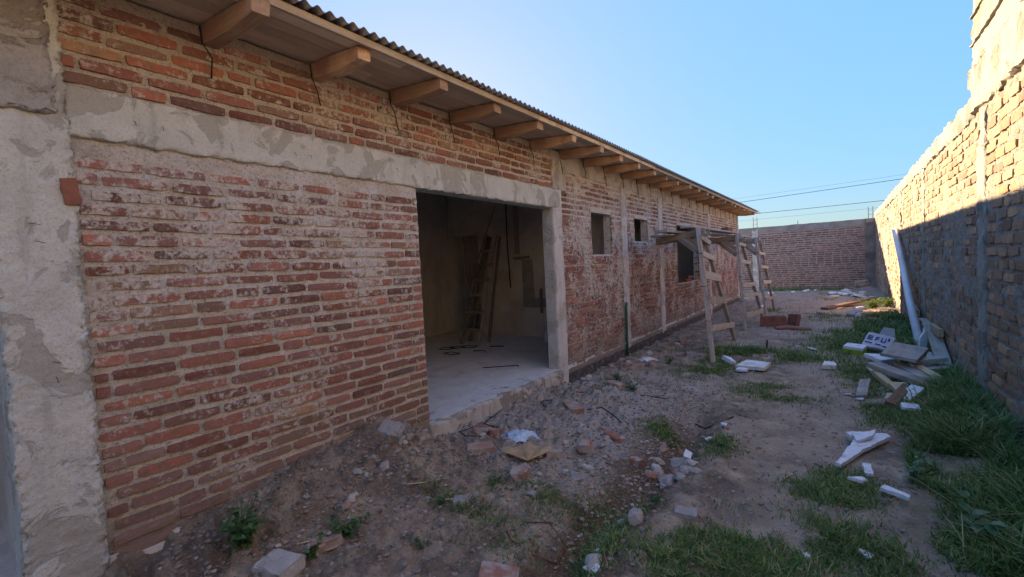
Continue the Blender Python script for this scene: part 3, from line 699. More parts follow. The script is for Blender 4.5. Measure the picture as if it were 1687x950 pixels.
def lump_mesh(name, L, W, H, mat, seed, amp=.006, n=4):
    """worn brick or block: chamfered jittered box with base at z=0"""
    r = random.Random(seed); V = []; F = []
    xs_ = [-.5, -.46, -.17, .17, .46, .5]; c = .07
    ring = [(-.5 + c, 0), (.5 - c, 0), (.5, c * 1.5), (.5, 1 - c * 1.5), (.5 - c, 1), (-.5 + c, 1), (-.5, 1 - c * 1.5), (-.5, c * 1.5)]
    for i, x in enumerate(xs_):
        s = .93 if i in (0, 5) else 1
        for y, z in ring: V.append((x * L + r.uniform(-amp, amp), y * W * s + r.uniform(-amp, amp), max(0, (z - .5) * s + .5) * H + r.uniform(-amp, amp) * .6))
    for i in range(5):
        for k in range(8): F.append((i * 8 + k, i * 8 + (k + 1) % 8, (i + 1) * 8 + (k + 1) % 8, (i + 1) * 8 + k))
    F.append(tuple(range(7, -1, -1))); F.append(tuple(40 + k for k in range(8)))
    me = pyd(name, V, F, mat); return me
tag(link('brick_block', lump_mesh('brick_block', .30, .16, .13, m_tile, 1), None, TR((-2.2, 11.75, 1.903), (0, 0, rad(80)))), 'red clay block lying on the far scaffold plank', 'brick')
tag(link('loose_brick', lump_mesh('loose_brick', .27, .13, .06, m_tile, 2), None, TR((-3.10, 11.55, .80), (0, 0, rad(84)))), 'red brick lying flat on the large window opening\'s sill', 'brick')
tag(link('loose_brick', lump_mesh('loose_brick', .26, .13, .06, m_tile, 3), None, TR((-3.08, 11.7, .862), (0, 0, rad(70)))), 'red brick stacked on another brick in the large window opening', 'brick')

# ------------------------------------------------------------------ inside the room: ladder, pole, bottle, stirrups
lad = thing('step_ladder', (-5.4, 6.4, 0), 'dark wooden folding ladder standing in the room behind the doorway', 'ladder')
fl, fr = Vector((-5.62, 6.08, 0.0)), Vector((-5.18, 6.03, 0.0)); tl, trr = Vector((-5.60, 6.98, 1.98)), Vector((-5.36, 6.98, 1.98))
board('rail', fl, tl, .035, .075, m_ladder, lad); board('rail', fr, trr, .035, .075, m_ladder, lad)
rl, rr_ = Vector((-5.70, 6.42, 0)), Vector((-5.26, 6.42, 0)); 
board('rail', rl, tl + Vector((0, .06, -.02)), .035, .06, m_ladder, lad); board('rail', rr_, trr + Vector((0, .06, -.02)), .035, .06, m_ladder, lad)
for f in (.135, .29, .44, .58, .72, .85): board('rung', fl.lerp(tl, f) + Vector((-.05, -.05, 0)), fr.lerp(trr, f) + Vector((.05, -.05, 0)), .03, .055, m_ladder, lad)
tag(link('leaning_pole', tube_mesh('leaning_pole', [fl.lerp(tl, .45) + Vector((.0, -.09, 0)), (-5.75, 6.9, 1.7), (-5.52, 7.24, 2.72)], .014, m_grey)), 'thin pale pole leaning from the ladder up to the room wall', 'pole')
V = []; F = []
prof = [(0, .0), (.034, .0), (.036, .02), (.036, .13), (.030, .15), (.014, .18), (.013, .20), (0, .20)]
for (rr, z) in prof:
    for k in range(10): V.append((rr * math.cos(k * .6283), rr * math.sin(k * .6283), z))
for i in range(len(prof) - 1):
    for k in range(10): F.append((i * 10 + k, i * 10 + (k + 1) % 10, (i + 1) * 10 + (k + 1) % 10, (i + 1) * 10 + k))
tag(link('bottle', pyd('bottle', V, F, m_bottle, True), None, TR((-4.26, 6.8, .001))), 'small pale plastic bottle on the room floor by the wall', 'bottle')
def wire(name, pts, r, mat, label, group=None, cat='wire', lift=.006, floor=False):
    P = []
    for p in pts:
        z = (lift if floor else g1(p[0], p[1]) + lift) + (p[2] if len(p) > 2 else 0)
        P.append((p[0], p[1], z))
    # subdivide so that the wire follows the ground
    Q = []
    for a, b in zip(P[:-1], P[1:]):
        a = Vector(a); b = Vector(b)
        for f in (0, .34, .67): Q.append(a.lerp(b, f))
    Q.append(Vector(P[-1]))
    tag(link(name, tube_mesh(name, Q, r, mat, 5)), label, cat, group)
def ringpts(cx, cy, a, b, rot, gap=.12):
    pts = []
    for q in [(-1, -1), (1, -1), (1, 1), (-1, 1), (-1, -1 + gap * 4)]:
        x, y = q[0] * a / 2, q[1] * b / 2; pts.append((cx + x * math.cos(rot) - y * math.sin(rot), cy + x * math.sin(rot) + y * math.cos(rot)))
    return pts
for (cx, cy, a, b, rot) in [(-5.55, 5.62, .22, .16, .3), (-5.45, 5.78, .25, .16, 1.0), (-5.28, 5.9, .24, .16, .2), (-5.15, 5.32, .24, .14, -.2)]:
    wire('steel_stirrup', ringpts(cx, cy, a, b, rot), .007, m_wire, 'bent black steel stirrup on the room floor at the foot of the ladder', 'stirrups on the room floor', 'stirrup', .008, True)
wire('steel_bar', [(-4.95, 6.05), (-4.72, 6.15)], .01, m_wire, 'short straight black bar on the room floor beside the ladder', None, 'bar', .011, True)
wire('steel_bar', [(-4.95, 5.62), (-4.80, 5.72), (-4.66, 5.60)], .008, m_wire, 'short crooked black bar on the room floor, on the doorway side of the ladder', None, 'bar', .009, True)
wire('steel_bar', [(-3.98, 4.70), (-3.62, 5.02), (-3.56, 4.95)], .007, m_wire, 'single hooked black bar lying alone in the middle of the room floor', None, 'bar', .008, True)

# ------------------------------------------------------------------ wires and stalks in the yard
ST = 'bent steel rods in the rubble by the doorway'
wire('steel_stirrup', [(-2.70, 3.62), (-2.86, 3.55), (-2.84, 3.32), (-2.68, 3.27), (-2.56, 3.42)], .0055, m_wire, 'bent black steel stirrup lying against the door sill above two bricks', None, 'stirrup', .02)
wire('steel_stirrup', [(-2.79, 3.12), (-2.86, 3.0), (-2.72, 2.93), (-2.6, 3.0), (-2.58, 3.1)], .0055, m_wire, 'bent black steel stirrup at the sill beside the two loose bricks', None, 'stirrup', .03)
wire('steel_rod', [(-2.60, 4.28), (-2.76, 4.25), (-2.60, 4.05), (-2.42, 4.02)], .0055, m_wire, 'bent black rod on bare dust below the door column', None, 'rod', .015)
wire('steel_rod', [(-2.70, 4.62), (-2.60, 4.62), (-2.44, 4.82)], .007, m_wire, 'curved black rod on the dust at the foot of the door column', None, 'rod', .015)
wire('steel_rod', [(-2.16, 4.2), (-2.0, 4.2), (-1.85, 4.15), (-1.68, 3.92)], .006, m_wire, 'long crooked black rod across the rubble heap', None, 'rod', .012)
wire('steel_rod', [(-1.95, 5.0), (-1.75, 4.9), (-1.6, 5.0)], .006, m_wire, 'dark rod between the rubble heap and the weeds at the wall', None, 'rod', .012)
wire('steel_rod', [(-1.2, 4.62), (-1.08, 4.5), (-.86, 4.66)], .007, m_wire, 'black crooked rods in the channel, beside the white scraps', None, 'rod', .012)
wire('rusty_wire', [(-1.56, 2.18), (-1.47, 2.28), (-1.32, 2.22), (-1.30, 2.08), (-1.40, 2.0), (-1.55, 2.0), (-1.62, 2.05)], .0045, m_rust, 'rusty wire loop on the dirt next to the channel grass', None, 'wire', .01)
SK = [((-2.50, 1.26), (-2.46, 1.44), 'pale straw stalk crossing a small weed by the concrete block'), ((-2.43, 3.82), (-2.33, 4.0), 'pale wooden stick on the dust below the doorway'), ((-.36, 3.52), (-.31, 3.72), 'thin pale stick alone on the path dirt'), ((-.86, 4.0), (-.72, 3.86), 'pale straw lying near the channel\'s edge'), ((-2.45, 2.02), (-2.40, 2.16), 'short pale stick above the half brick on the dirt'), ((-2.22, 2.10), (-2.12, 2.14), 'tiny pale wood splinter beside a round stone')]
for (a, b, lab) in SK: wire('dry_stalk', [a, b], .005, m_pale, lab, None, 'stick', .012)

# ------------------------------------------------------------------ loose bricks
def on_ground(o, x, y, rz_=0, tilt=(0, 0), sink=.012):
    o.matrix_basis = TR((x, y, g1(x, y) - sink), (tilt[0], tilt[1], rz_)); return o
LB = [(-2.50, 2.86, .23, .12, .06, .9, 'loose_brick', 'whole brick with a pale dusty top lying below the door sill'),
      (-2.66, 3.14, .24, .12, .065, .25, 'loose_brick', 'whole brick resting against the door sill behind another brick'),
      (-1.96, 2.68, .13, .11, .085, .5, 'loose_brick', 'half brick standing beside the brown cardboard scrap'),
      (-2.27, 4.08, .25, .13, .07, 2.5, 'loose_brick', 'weathered broken brick alone on the dust heap below the door column'),
      (-1.91, 3.08, .13, .1, .07, .7, 'brick_chunk', 'reddish rounded brick chunk beside the plastic bag'),
      (-1.74, 3.30, .17, .09, .07, 1.9, 'brick_chunk', 'pale orange brick chunk within the rubble stones'),
      (-1.62, 3.62, .2, .09, .06, 2.6, 'brick_chunk', 'long orange brick chunk on top of the rubble'),
      (-1.32, 3.35, .09, .06, .05, .4, 'brick_chunk', 'small red brick chip near the channel'),
      (-2.07, 2.15, .10, .09, .06, .7, 'brick_chunk', 'grey half brick among low weeds on the dirt'),
      (-2.40, 1.38, .17, .075, .05, 1.15, 'brick_chunk', 'narrow pinkish brick sliver beside a pale straw'),
      (-1.43, 1.72, .19, .12, .05, .5, 'loose_brick', 'flat red brick half buried in the dirt beside the channel'),
      (-2.23, 5.08, .22, .11, .06, 2.7, 'loose_brick', 'orange-ended brick beside the weeds below the brick wall'),
      (-2.62, 6.40, .16, .12, .09, .3, 'loose_brick', 'brick chunk lying at the foot of the green pipe'),
      (-2.42, 6.25, .22, .11, .06, 1.2, 'loose_brick', 'dusty brick lying in front of the green pipe'),
      (-2.3, 6.6, .18, .1, .08, 2.0, 'loose_brick', 'reddish brick chunk beside the weed past the green pipe'),
      (-2.5, 7.95, .30, .14, .05, 1.3, 'loose_brick', 'red brick flat on the rubble near the house footing'),
      (-2.2, 7.40, .30, .14, .05, .9, 'loose_brick', 'long red brick beside the first trestle, nearer the footing'),
      (-1.93, 7.45, .24, .13, .07, .4, 'loose_brick', 'grey-red brick just beside the front leg of a trestle'),
      (-2.45, 8.7, .24, .13, .07, 2.2, 'loose_brick', 'red brick against the footing behind the first trestle'),
      (-2.3, 9.9, .24, .13, .08, .2, 'loose_brick', 'brick on the dirt between the first two trestles and the wall'),
      (-2.1, 10.6, .24, .2, .07, .8, 'loose_brick', 'pale flat block on the dirt behind the second trestle'),
      (-.36, 17.9, .30, .14, .10, .1, 'loose_brick', 'orange brick alone on the bare soil near the rear wall'),
      (-.47, 13.5, .20, .12, .10, 1.2, 'brick_chunk', 'small dark red brick chunk on soil beside the grass'),
      (.62, 22.9, .42, .3, .22, .1, 'clay_block', 'large rusty brown block on the ash heap in the far corner'),
      (-.78, 2.72, .12, .08, .05, .2, 'brick_chunk', 'grey clod lying on the path beside the grass patch')]
for i, (x, y, L, W, H, rz_, nm, lab) in enumerate(LB):
    on_ground(tag(link(nm, lump_mesh(nm, L, W, H, m_loose if 'grey' not in lab else m_stone, 100 + i, .008)), lab, 'brick'), x, y, rz_, (random.Random(i).uniform(-.12, .12), random.Random(i + 5).uniform(-.15, .15)))
on_ground(tag(link('concrete_block', lump_mesh('concrete_block', .20, .16, .07, m_stone2, 77, .008)), 'grey concrete block lying by a straw near the house wall', 'block'), -2.42, 1.12, .3)
on_ground(tag(link('mortar_lump', lump_mesh('mortar_lump', .17, .13, .10, m_stone, 78, .022)), 'lump of hardened grey mortar on the soil mound against the wall', 'lump'), -2.83, 2.22, .4, (.3, .2), .03)
# clay tile pieces by the second trestle
for (x, y, L, W, H, r_, tl_, lab) in [(-1.25, 11.35, .5, .10, .24, .15, (0, 0), 'large upright red clay block piece beside the second trestle'), (-.90, 11.55, .36, .07, .26, 2.2, (.25, .1), 'tilted red clay tile leaning on the upright clay block'), (-1.02, 11.0, .30, .2, .05, .5, (.1, -.1), 'flat broken clay tile in front of the upright clay block'), (-.74, 10.95, .42, .2, .06, .1, (0, .05), 'flat red tile farthest out from the clay pieces')]:
    on_ground(tag(link('clay_tile', lump_mesh('clay_tile', L, W, H, m_tile, int(x * -100), .006)), lab, 'tile', ), x, y, r_, tl_)
tag(board('weathered_plank', (-.42, 14.9, g1(-.42, 14.9) + .03), (.38, 16.2, g1(.38, 16.2) + .12), .2, .06, m_brownb), 'brown plank half covered by soil near the sunlit weed', 'plank')
tag(board('weathered_plank', (.40, 17.2, g1(.4, 17.2) + .06), (1.0, 17.3, g1(1.0, 17.3) + .08), .2, .05, m_brownb), 'orange-brown board lying flat behind the sunlit weed', 'plank')

# ------------------------------------------------------------------ stones
def ico(sub):
    import bmesh
    bm = bmesh.new(); bmesh.ops.create_icosphere(bm, subdivisions=sub, radius=1)
    V = np.array([v.co[:] for v in bm.verts]); F = np.array([[v.index for v in f.verts] for f in bm.faces]); bm.free(); return V, F
IV1, IF1 = ico(1); IV2, IF2 = ico(2)
def stone_v(V, seed, flat=.65, amp=.35):
    r = np.random.RandomState(seed); n = fbm(V[:, 0] + seed * 3.1, V[:, 1], V[:, 2], 1.1, 2, seed)
    P = V * (1 + amp * n)[:, None] * np.array([1.15, r.uniform(.7, 1), flat * r.uniform(.75, 1.15)])
    for _ in range(4):                                  # chip flat facets
        d = r.normal(size=3); d /= np.linalg.norm(d); h = r.uniform(.55, .8); k = P @ d
        P = P - np.outer(np.maximum(k - h, 0), d)
    return P
SM = [mk('stone', stone_v(IV2, s), IF2, (m_stone, m_stone2, m_stone, m_loose)[s % 4]) for s in range(12)]
rs = np.random.RandomState(5)
def stone(x, y, r, i, label, group=None):
    on_ground(tag(link('stone', SM[i % 12]), label, 'stone', group), x, y, 0); 
    o = COL.objects[-1]; return o
def stone_at(x, y, r, i, label, group=None):
    o = link('stone', SM[i % 12]); tag(o, label, 'stone', group)
    o.matrix_basis = TR((x, y, g1(x, y) + r * .22), (rs.uniform(-.3, .3), rs.uniform(-.3, .3), rs.uniform(0, 6)), r)
for i in range(26):
    a = rs.normal(size=2); stone_at(-1.06 + a[0] * .10, 3.45 + a[1] * .20, rs.uniform(.03, .062), i, 'grey stone in the small pile filling the channel', 'stones piled in the channel')
for i in range(46):
    a = rs.normal(size=2); stone_at(-1.75 + a[0] * .26, 3.35 + a[1] * .42, rs.uniform(.018, .045), i, 'small grey stone in the rubble scattered in front of the doorway', 'rubble stones in front of the doorway')
for i in range(24):
    a = rs.normal(size=2); stone_at(-2.78 + abs(a[0]) * .14, 2.05 + a[1] * .32, rs.uniform(.02, .045), i, 'clod of hardened mortar on the soil mound against the wall', 'mortar clods on the soil mound')
for i in range(18):
    stone_at(rs.uniform(-2.9, -2.3), rs.uniform(5.4, 9.5), rs.uniform(.03, .07), i, 'stone in the rubble strip along the footing of the house', 'rubble along the footing')
for i, (x, y, r, lab) in enumerate([(-1.03, 2.58, .062, 'rounded brown stone sitting alone in the channel grass'), (-1.10, 2.13, .07, 'big pale stone in the channel among white scraps'), (-1.14, 2.62, .03, 'small stone beside the rounded brown stone in the channel'), (-2.30, 2.05, .035, 'round pale stone on bare dirt beside a splinter'), (-1.57, 2.83, .05, 'pale pointed stone at the edge of the rubble by short grass'), (-2.44, 1.29, .022, 'small white stone beside the narrow brick sliver'), (-2.05, 1.95, .018, 'white pebble alone on bare dirt'), (-1.10, 3.72, .075, 'large yellowish stone on top of the channel pile'), (.62, 2.55, .05, 'pale stone at the edge of the tall grass'), (.5, 2.45, .06, 'flat pale stone on dirt at the edge of the broad-leaved plant'), (.55, 2.62, .035, 'small pale stone beside two larger ones near the broad-leaved plant')]):
    stone_at(x, y, r, i * 4 if i != 1 else 5, lab)
# gravel: one object
r = np.random.RandomState(8); Vs = []; Fs = []; Rn = []; off = 0
spots = []
for n_, fx, fy in [(3400, lambda n: r.uniform(-2.95, -1.2, n), lambda n: r.uniform(2.7, 5.6, n)), (1800, lambda n: r.normal(-2.6, .28, n), lambda n: r.uniform(.7, 2.8, n)), (2600, lambda n: r.uniform(-2.9, 1.0, n), lambda n: r.uniform(.8, 6.5, n)), (700, lambda n: r.uniform(-2.95, -1.9, n), lambda n: r.uniform(5.3, 10, n)), (500, lambda n: r.uniform(-2.9, 1.0, n), lambda n: r.uniform(6, 22, n)), (1200, lambda n: r.normal(-1.4, .25, n), lambda n: r.normal(3.5, .7, n))]:
    x = fx(n_); y = fy(n_); ok = (x > -2.97) & (x < 1.05); spots += list(zip(x[ok], y[ok]))
spots = np.array(spots); zz = gz(spots[:, 0], spots[:, 1])
BV = [stone_v(IV1, 200 + s, .6, .3) for s in range(10)]
for (x, y), z in zip(spots, zz):
    rad_ = .004 + .015 * r.rand() ** 3 + .0006 * max(0, y - 3)
    v = BV[r.randint(10)]; a = r.rand() * 6.28; c_, s_ = math.cos(a), math.sin(a)
    Vs.append(np.stack([(v[:, 0] * c_ - v[:, 1] * s_) * rad_ + x, (v[:, 0] * s_ + v[:, 1] * c_) * rad_ + y, v[:, 2] * rad_ + z + rad_ * .25], 1)); Fs.append(IF1 + off); off += len(v); Rn.append(np.full(len(IF1), r.rand()))
n_g = len(Vs)
for q in range(3800):                               # crumbs and clods of the soil itself
    if q < 1500: x, y = -3 + abs(r.normal(0, .45)) + .05, r.uniform(.7, 2.8)
    elif q < 2700: x, y = r.uniform(-2.9, .9), r.uniform(1.2, 6.5)
    else: x, y = r.normal(-1.3, .3), r.uniform(1.4, 5.2)
    if not -2.97 < x < 1.0: continue
    z = float(gz(x, y)); rad_ = .006 + .02 * r.rand() ** 3; v = BV[r.randint(10)]; a = r.rand() * 6.28; c_, s_ = math.cos(a), math.sin(a)
    Vs.append(np.stack([(v[:, 0] * c_ - v[:, 1] * s_) * rad_ + x, (v[:, 0] * s_ + v[:, 1] * c_) * rad_ + y, v[:, 2] * rad_ * .8 + z + rad_ * .1], 1)); Fs.append(IF1 + off); off += len(v); Rn.append(np.full(len(IF1), r.rand() * .3))
t = NT('gravel'); c = t.ramp(t.rnd(), [(0, (.16, .13, .105)), (.35, (.26, .22, .18)), (.7, (.35, .31, .265)), (.87, (.46, .42, .375)), (.92, (.36, .20, .14)), (1, (.30, .15, .105))]); t.bump(t.noise(80, 3), .5, .004); m_gravel = t.done(c, .95)
tag(stuff(link('gravel', mk('gravel', np.concatenate(Vs), np.concatenate(Fs), m_gravel, np.concatenate(Rn)))), 'grey gravel and crumbled mortar strewn over the dirt', 'gravel')

# ------------------------------------------------------------------ polystyrene, paper, bag, cardboard
def slab_poly(name, pts, th, mat, seed=0, jit=.004):
    r = random.Random(seed); n = len(pts); P = []
    for i in range(n):                                     # broken, crumbly outline
        a = Vector(pts[i]); b = Vector(pts[(i + 1) % n]); m_ = max(1, int((b - a).length / .03))
        for k in range(m_): q = a.lerp(b, k / m_); P.append((q.x + r.uniform(-jit, jit), q.y + r.uniform(-jit, jit)))
    m_ = len(P)
    V = [(x, y, 0) for x, y in P] + [(x + r.uniform(-jit, jit), y + r.uniform(-jit, jit), th + r.uniform(-jit, jit) * .4) for x, y in P]
    F = [tuple(range(m_ - 1, -1, -1)), tuple(range(m_, 2 * m_))] + [(i, (i + 1) % m_, m_ + (i + 1) % m_, m_ + i) for i in range(m_)]
    return pyd(name, V, F, mat)
def foam(x, y, pts, th, lab, tilt=(0, 0), rz_=0, mat=None, lift=0.012, group=None, seed=1, name='polystyrene_piece'):
    o = link(name, slab_poly(name, pts, th, mat or m_foam, seed), None, TR((x, y, g1(x, y) + lift), (tilt[0], tilt[1], rz_)))
    return tag(o, lab, 'polystyrene', group)
foam(.02, 4.30, [(-.02, .29), (.02, .33), (.25, .42), (.27, .37), (.09, .0), (-.05, -.36), (-.08, -.34), (.0, .0), (.03, .16)], .03, 'large broken polystyrene sheet with a pointed arm at the edge of the grass', (.05, .06), 0, lift=.03, seed=3)
foam(.07, 4.45, [(-.03, .05), (.14, .16), (.10, .04), (.0, -.06)], .02, 'bent polystyrene flap lying on the large broken sheet', (.15, -.1), lift=.066, seed=4)
foam(.12, 3.90, [(-.025, -.06), (.02, -.06), (.025, .05), (-.02, .06)], .022, 'upright-lying small polystyrene strip near the large broken sheet', (.25, 0), .2, lift=.03, seed=5)
foam(.06, 3.72, [(-.06, 0), (.02, -.03), (.05, -.015), (.04, .025)], .022, 'wedge of polystyrene between grass clumps', (.1, .1), .4, lift=.03, seed=6)
foam(.24, 3.60, [(-.07, .0), (.07, -.05), (.08, -.02), (-.05, .04)], .025, 'long polystyrene scrap in front of the tall grass', (.1, .05), .0, lift=.03, seed=7)
o = foam(-1.03, 6.98, [(-.19, -.12), (.17, -.20), (.21, .10), (-.10, .24)], .045, 'rectangular soiled white slab lying beside the first trestle', (.04, -.05), 0, m_foam_d, .02, None, 8)
foam(-1.38, 7.2, [(-.07, .10), (-.02, -.14), (.05, -.16), (.05, .08)], .06, 'white curved polystyrene piece beside the soiled slab', (.1, .3), .5, lift=.03, seed=9)
foam(-1.12, 6.72, [(-.07, -.04), (.06, -.05), (.07, .04), (-.05, .05)], .03, 'small white chip just below the soiled slab', (.1, 0), 0, lift=.02, seed=10)
foam(-.18, 7.27, [(-.10, -.06), (.08, -.05), (.10, .08), (-.02, .08)], .06, 'white polystyrene chunk alone on the path dirt', (.2, .1), .4, lift=.02, seed=11)
foam(.48, 5.5, [(-.07, -.05), (.07, -.05), (.08, .05), (-.05, .05)], .03, 'oval bluish-white foam chip deep in the tall grass', (.2, .1), .2, lift=.07, seed=12)
foam(.53, 6.05, [(-.06, -.17), (.05, -.19), (.08, .16), (-.03, .18)], .03, 'pale foam strip lying next to the reddish board offcut', (.2, .1), -.35, lift=.08, seed=13)
foam(.40, 7.68, [(-.18, .06), (-.05, -.16), (.20, .0), (.12, .13)], .05, 'white foam wedge tucked behind the timber pile', (.15, .1), .2, lift=.10, seed=14)
foam(-1.05, 3.75, [(-.03, -.03), (.03, -.03), (.03, .03), (-.02, .04)], .015, 'small white scrap lying on the stone pile', (.5, .3), .3, lift=.075, seed=15)
for i, (x, y, s, lab) in enumerate([(-1.13, 2.28, .03, 'tiny white scrap in the channel grass'), (-1.08, 2.08, .05, 'torn white scrap beside the pale channel stone'), (-1.15, 1.97, .07, 'long white splinter at the channel bottom'), (-.89, 4.35, .05, 'white crossed scrap in the channel by black rods'), (-.97, 4.16, .035, 'pale scrap below the crossed white one'), (-.92, 5.2, .025, 'yellowish chip at the channel\'s far end'), (-.40, 8.66, .10, 'thin white strip on the grass between path and trestle'), (-.62, 8.9, .06, 'white chip beside the grass tuft near the second trestle'), (-.35, 10.3, .07, 'small white chip on bare path soil'), (-1.06, 8.30, .05, 'white crumpled scrap at the foot of the short black stake'), (.08, 2.83, .04, 'tiny white scrap in the short grass'), (-.17, 2.66, .02, 'white speck on short grass'), (.02, 6.1, .05, 'thin white strip on dirt below a grey plank'), (.13, 5.95, .04, 'white chip on dirt beside the plank pile'), (-2.0, 15.6, .14, 'white scrap behind the third trestle')]):
    r_ = random.Random(i); pts = [(math.cos(k * 1.05 + r_.uniform(-.2, .2)) * s * r_.uniform(.6, 1.4), math.sin(k * 1.05) * s * r_.uniform(.35, .8)) for k in range(6)]
    foam(x, y, pts, .012, lab, (r_.uniform(-.3, .3), r_.uniform(-.3, .3)), r_.uniform(0, 3), lift=.015, seed=40 + i)
r_ = random.Random(3)
for i, (x, y) in enumerate([(-.07, 19.9), (-.23, 18.7), (.11, 21.3), (-.02, 20.5), (.05, 19.6), (-.3, 20.2), (.25, 20.0), (.2, 21.8), (.74, 18.4), (.45, 18.9), (.38, 19.2), (.55, 20.6), (.15, 13.5), (.22, 14.0), (.30, 14.6), (.36, 15.2), (.26, 13.2), (-2.3, 20.3), (-1.2, 21.6), (-.9, 21.9), (-1.6, 21.0)]):
    s = r_.uniform(.1, .28) if i < 12 else r_.uniform(.06, .18)
    pts = [(math.cos(k * 1.05 + r_.uniform(-.2, .2)) * s * r_.uniform(.7, 1.2), math.sin(k * 1.05) * s * r_.uniform(.4, .8)) for k in range(6)]
    foam(x, y, pts, r_.uniform(.03, .07), 'white polystyrene scrap littered over the soil towards the rear wall', (r_.uniform(-.2, .3), r_.uniform(-.3, .3)), r_.uniform(0, 3), lift=.03, seed=90 + i, group='polystyrene litter near the rear wall')
# plastic bag
n = 26; U, W_ = np.meshgrid(np.linspace(-1, 1, n), np.linspace(-1, 1, n), indexing='ij'); rr = np.sqrt(U ** 2 + W_ ** 2)
bx = U * .15 * (1 + .25 * fbm(U, W_, 0, 2, 2, 3)); by = W_ * .12 * (1 + .25 * fbm(U, W_, 3, 2, 2, 4))
bz = .045 * np.clip(1 - rr ** 2 * .8, 0, 1) + .022 * np.abs(fbm(U, W_, 7, 3.5, 3, 5)) + .004
f = grid_faces(n, n); keep = (rr[:-1, :-1].ravel() < 1.08)
tag(link('plastic_bag', mk('plastic_bag', np.stack([bx.ravel(), by.ravel(), bz.ravel()], 1), f[keep], m_bag, smooth=True), None, TR((-2.33, 3.24, g1(-2.33, 3.24) + .005), (0, 0, .5))), 'crumpled blue and white plastic bag on the dust below the doorway', 'bag')
V = []; nn = 12
for k in range(nn + 1):
    a = rad(20 + 125 * k / nn); rr_ = .23 + .02 * math.sin(k * 2.3); V.append((math.cos(a) * rr_, math.sin(a) * rr_, .035 + .02 * math.sin(k * 1.3)))
V = [(0, -.03, .01)] + V; V2 = [(x, y, z + .005) for x, y, z in V]; m0 = len(V)
F = [(0, i + 1, i) for i in range(1, nn + 1)] + [(m0, m0 + i, m0 + i + 1) for i in range(1, nn + 1)] + [(i, i + 1, m0 + i + 1, m0 + i) for i in range(1, nn + 1)]
tag(link('cardboard_scrap', pyd('cardboard_scrap', V, F=F, mat=m_card) if False else pyd('cardboard_scrap', V + V2, F, m_card), None, TR((-2.02, 2.86, g1(-2.02, 2.86) + .012), (0, 0, rad(40)))), 'fan-shaped torn brown cardboard beside the plastic bag', 'cardboard')

# ------------------------------------------------------------------ timber pile, box, pipe by the boundary wall
def plank(p0, p1, wd, th, mat, lab, name='wood_plank', roll=0):
    z0 = g1(p0[0], p0[1]); z1 = g1(p1[0], p1[1])
    return tag(board(name, (p0[0], p0[1], z0 + p0[2]), (p1[0], p1[1], z1 + p1[2]), wd, th, mat, roll=roll), lab, 'plank')
plank((.28, 7.05, .16), (.78, 6.50, .03), .17, .06, m_grey, 'long thick grey plank lying across the front of the timber pile')
plank((.52, 7.05, .26), (.70, 7.75, .27), .34, .04, m_grey, 'wide grey board lying flat on top of the timber pile', 'wood_board', .14)
plank((.30, 6.95, .07), (.42, 6.42, .05), .07, .07, m_newwood, 'square yellow timber offcut sticking out below the long grey plank', 'timber_offcut')
plank((.20, 6.60, .06), (.14, 6.02, .03), .10, .03, m_grey, 'small grey board lying apart on the grass edge', 'wood_board', .2)
plank((.47, 6.50, .06), (.52, 6.22, .05), .16, .05, m_newwood, 'short pale yellow wood block below the long grey plank', 'timber_offcut')
plank((.40, 6.15, .04), (.36, 5.85, .05), .08, .04, m_grey, 'little grey wood block beside the reddish board', 'timber_offcut')
plank((.36, 5.68, .05), (.53, 6.22, .12), .09, .05, m_brownb, 'reddish-brown board offcut lying in the grass', 'wood_board', .25)
plank((.85, 7.35, .06), (1.0, 8.2, .10), .16, .05, m_grey, 'grey plank lying beside the wall at the bottom of the pile')
plank((.68, 7.10, .10), (.99, 7.20, .10), .12, .05, m_grey, 'short grey plank laid crosswise in a stack against the wall')
plank((.66, 7.30, .16), (.98, 7.42, .16), .12, .05, m_grey, 'short grey plank topmost in the crosswise stack')
plank((.80, 6.55, .04), (.55, 7.3, .14), .12, .04, m_grey, 'narrow grey plank slipping out under the wide board')
plank((.92, 6.55, .05), (.72, 7.2, .12), .09, .04, m_newwood, 'pale narrow strip beside the narrow grey plank')
plank((.98, 7.4, .06), (1.02, 8.8, .34), .14, .045, m_scaf, 'brown plank leaning low along the boundary wall')
plank((.25, 7.25, .08), (.34, 6.9, .03), .06, .03, m_newwood, 'thin offcut beside the square yellow timber', 'timber_offcut')
plank((.52, 7.95, .08), (.62, 7.55, .14), .09, .06, m_newwood, 'pale wood stub poking out behind the wide board', 'timber_offcut')
tag(board('wood_block', (1.02, 8.75, .20), (1.04, 8.15, .20), .05, .10, m_newwood), 'yellow timber block fixed to the boundary wall above the pile', 'block')
tag(board('wood_block', (1.03, 11.1, .28), (1.05, 10.5, .20), .05, .10, m_newwood), 'yellow timber block on the boundary wall behind the pipe', 'block')
tag(link('drain_pipe', tube_mesh('drain_pipe', [(.905, 8.80, g1(.9, 8.8) + .03), (.94, 10.4, .36), (.99, 12.4, 1.08), (1.02, 14.3, 1.80)], .056, m_pvc, 16)), 'long grey-white plastic drain pipe leaning along the boundary wall', 'pipe')
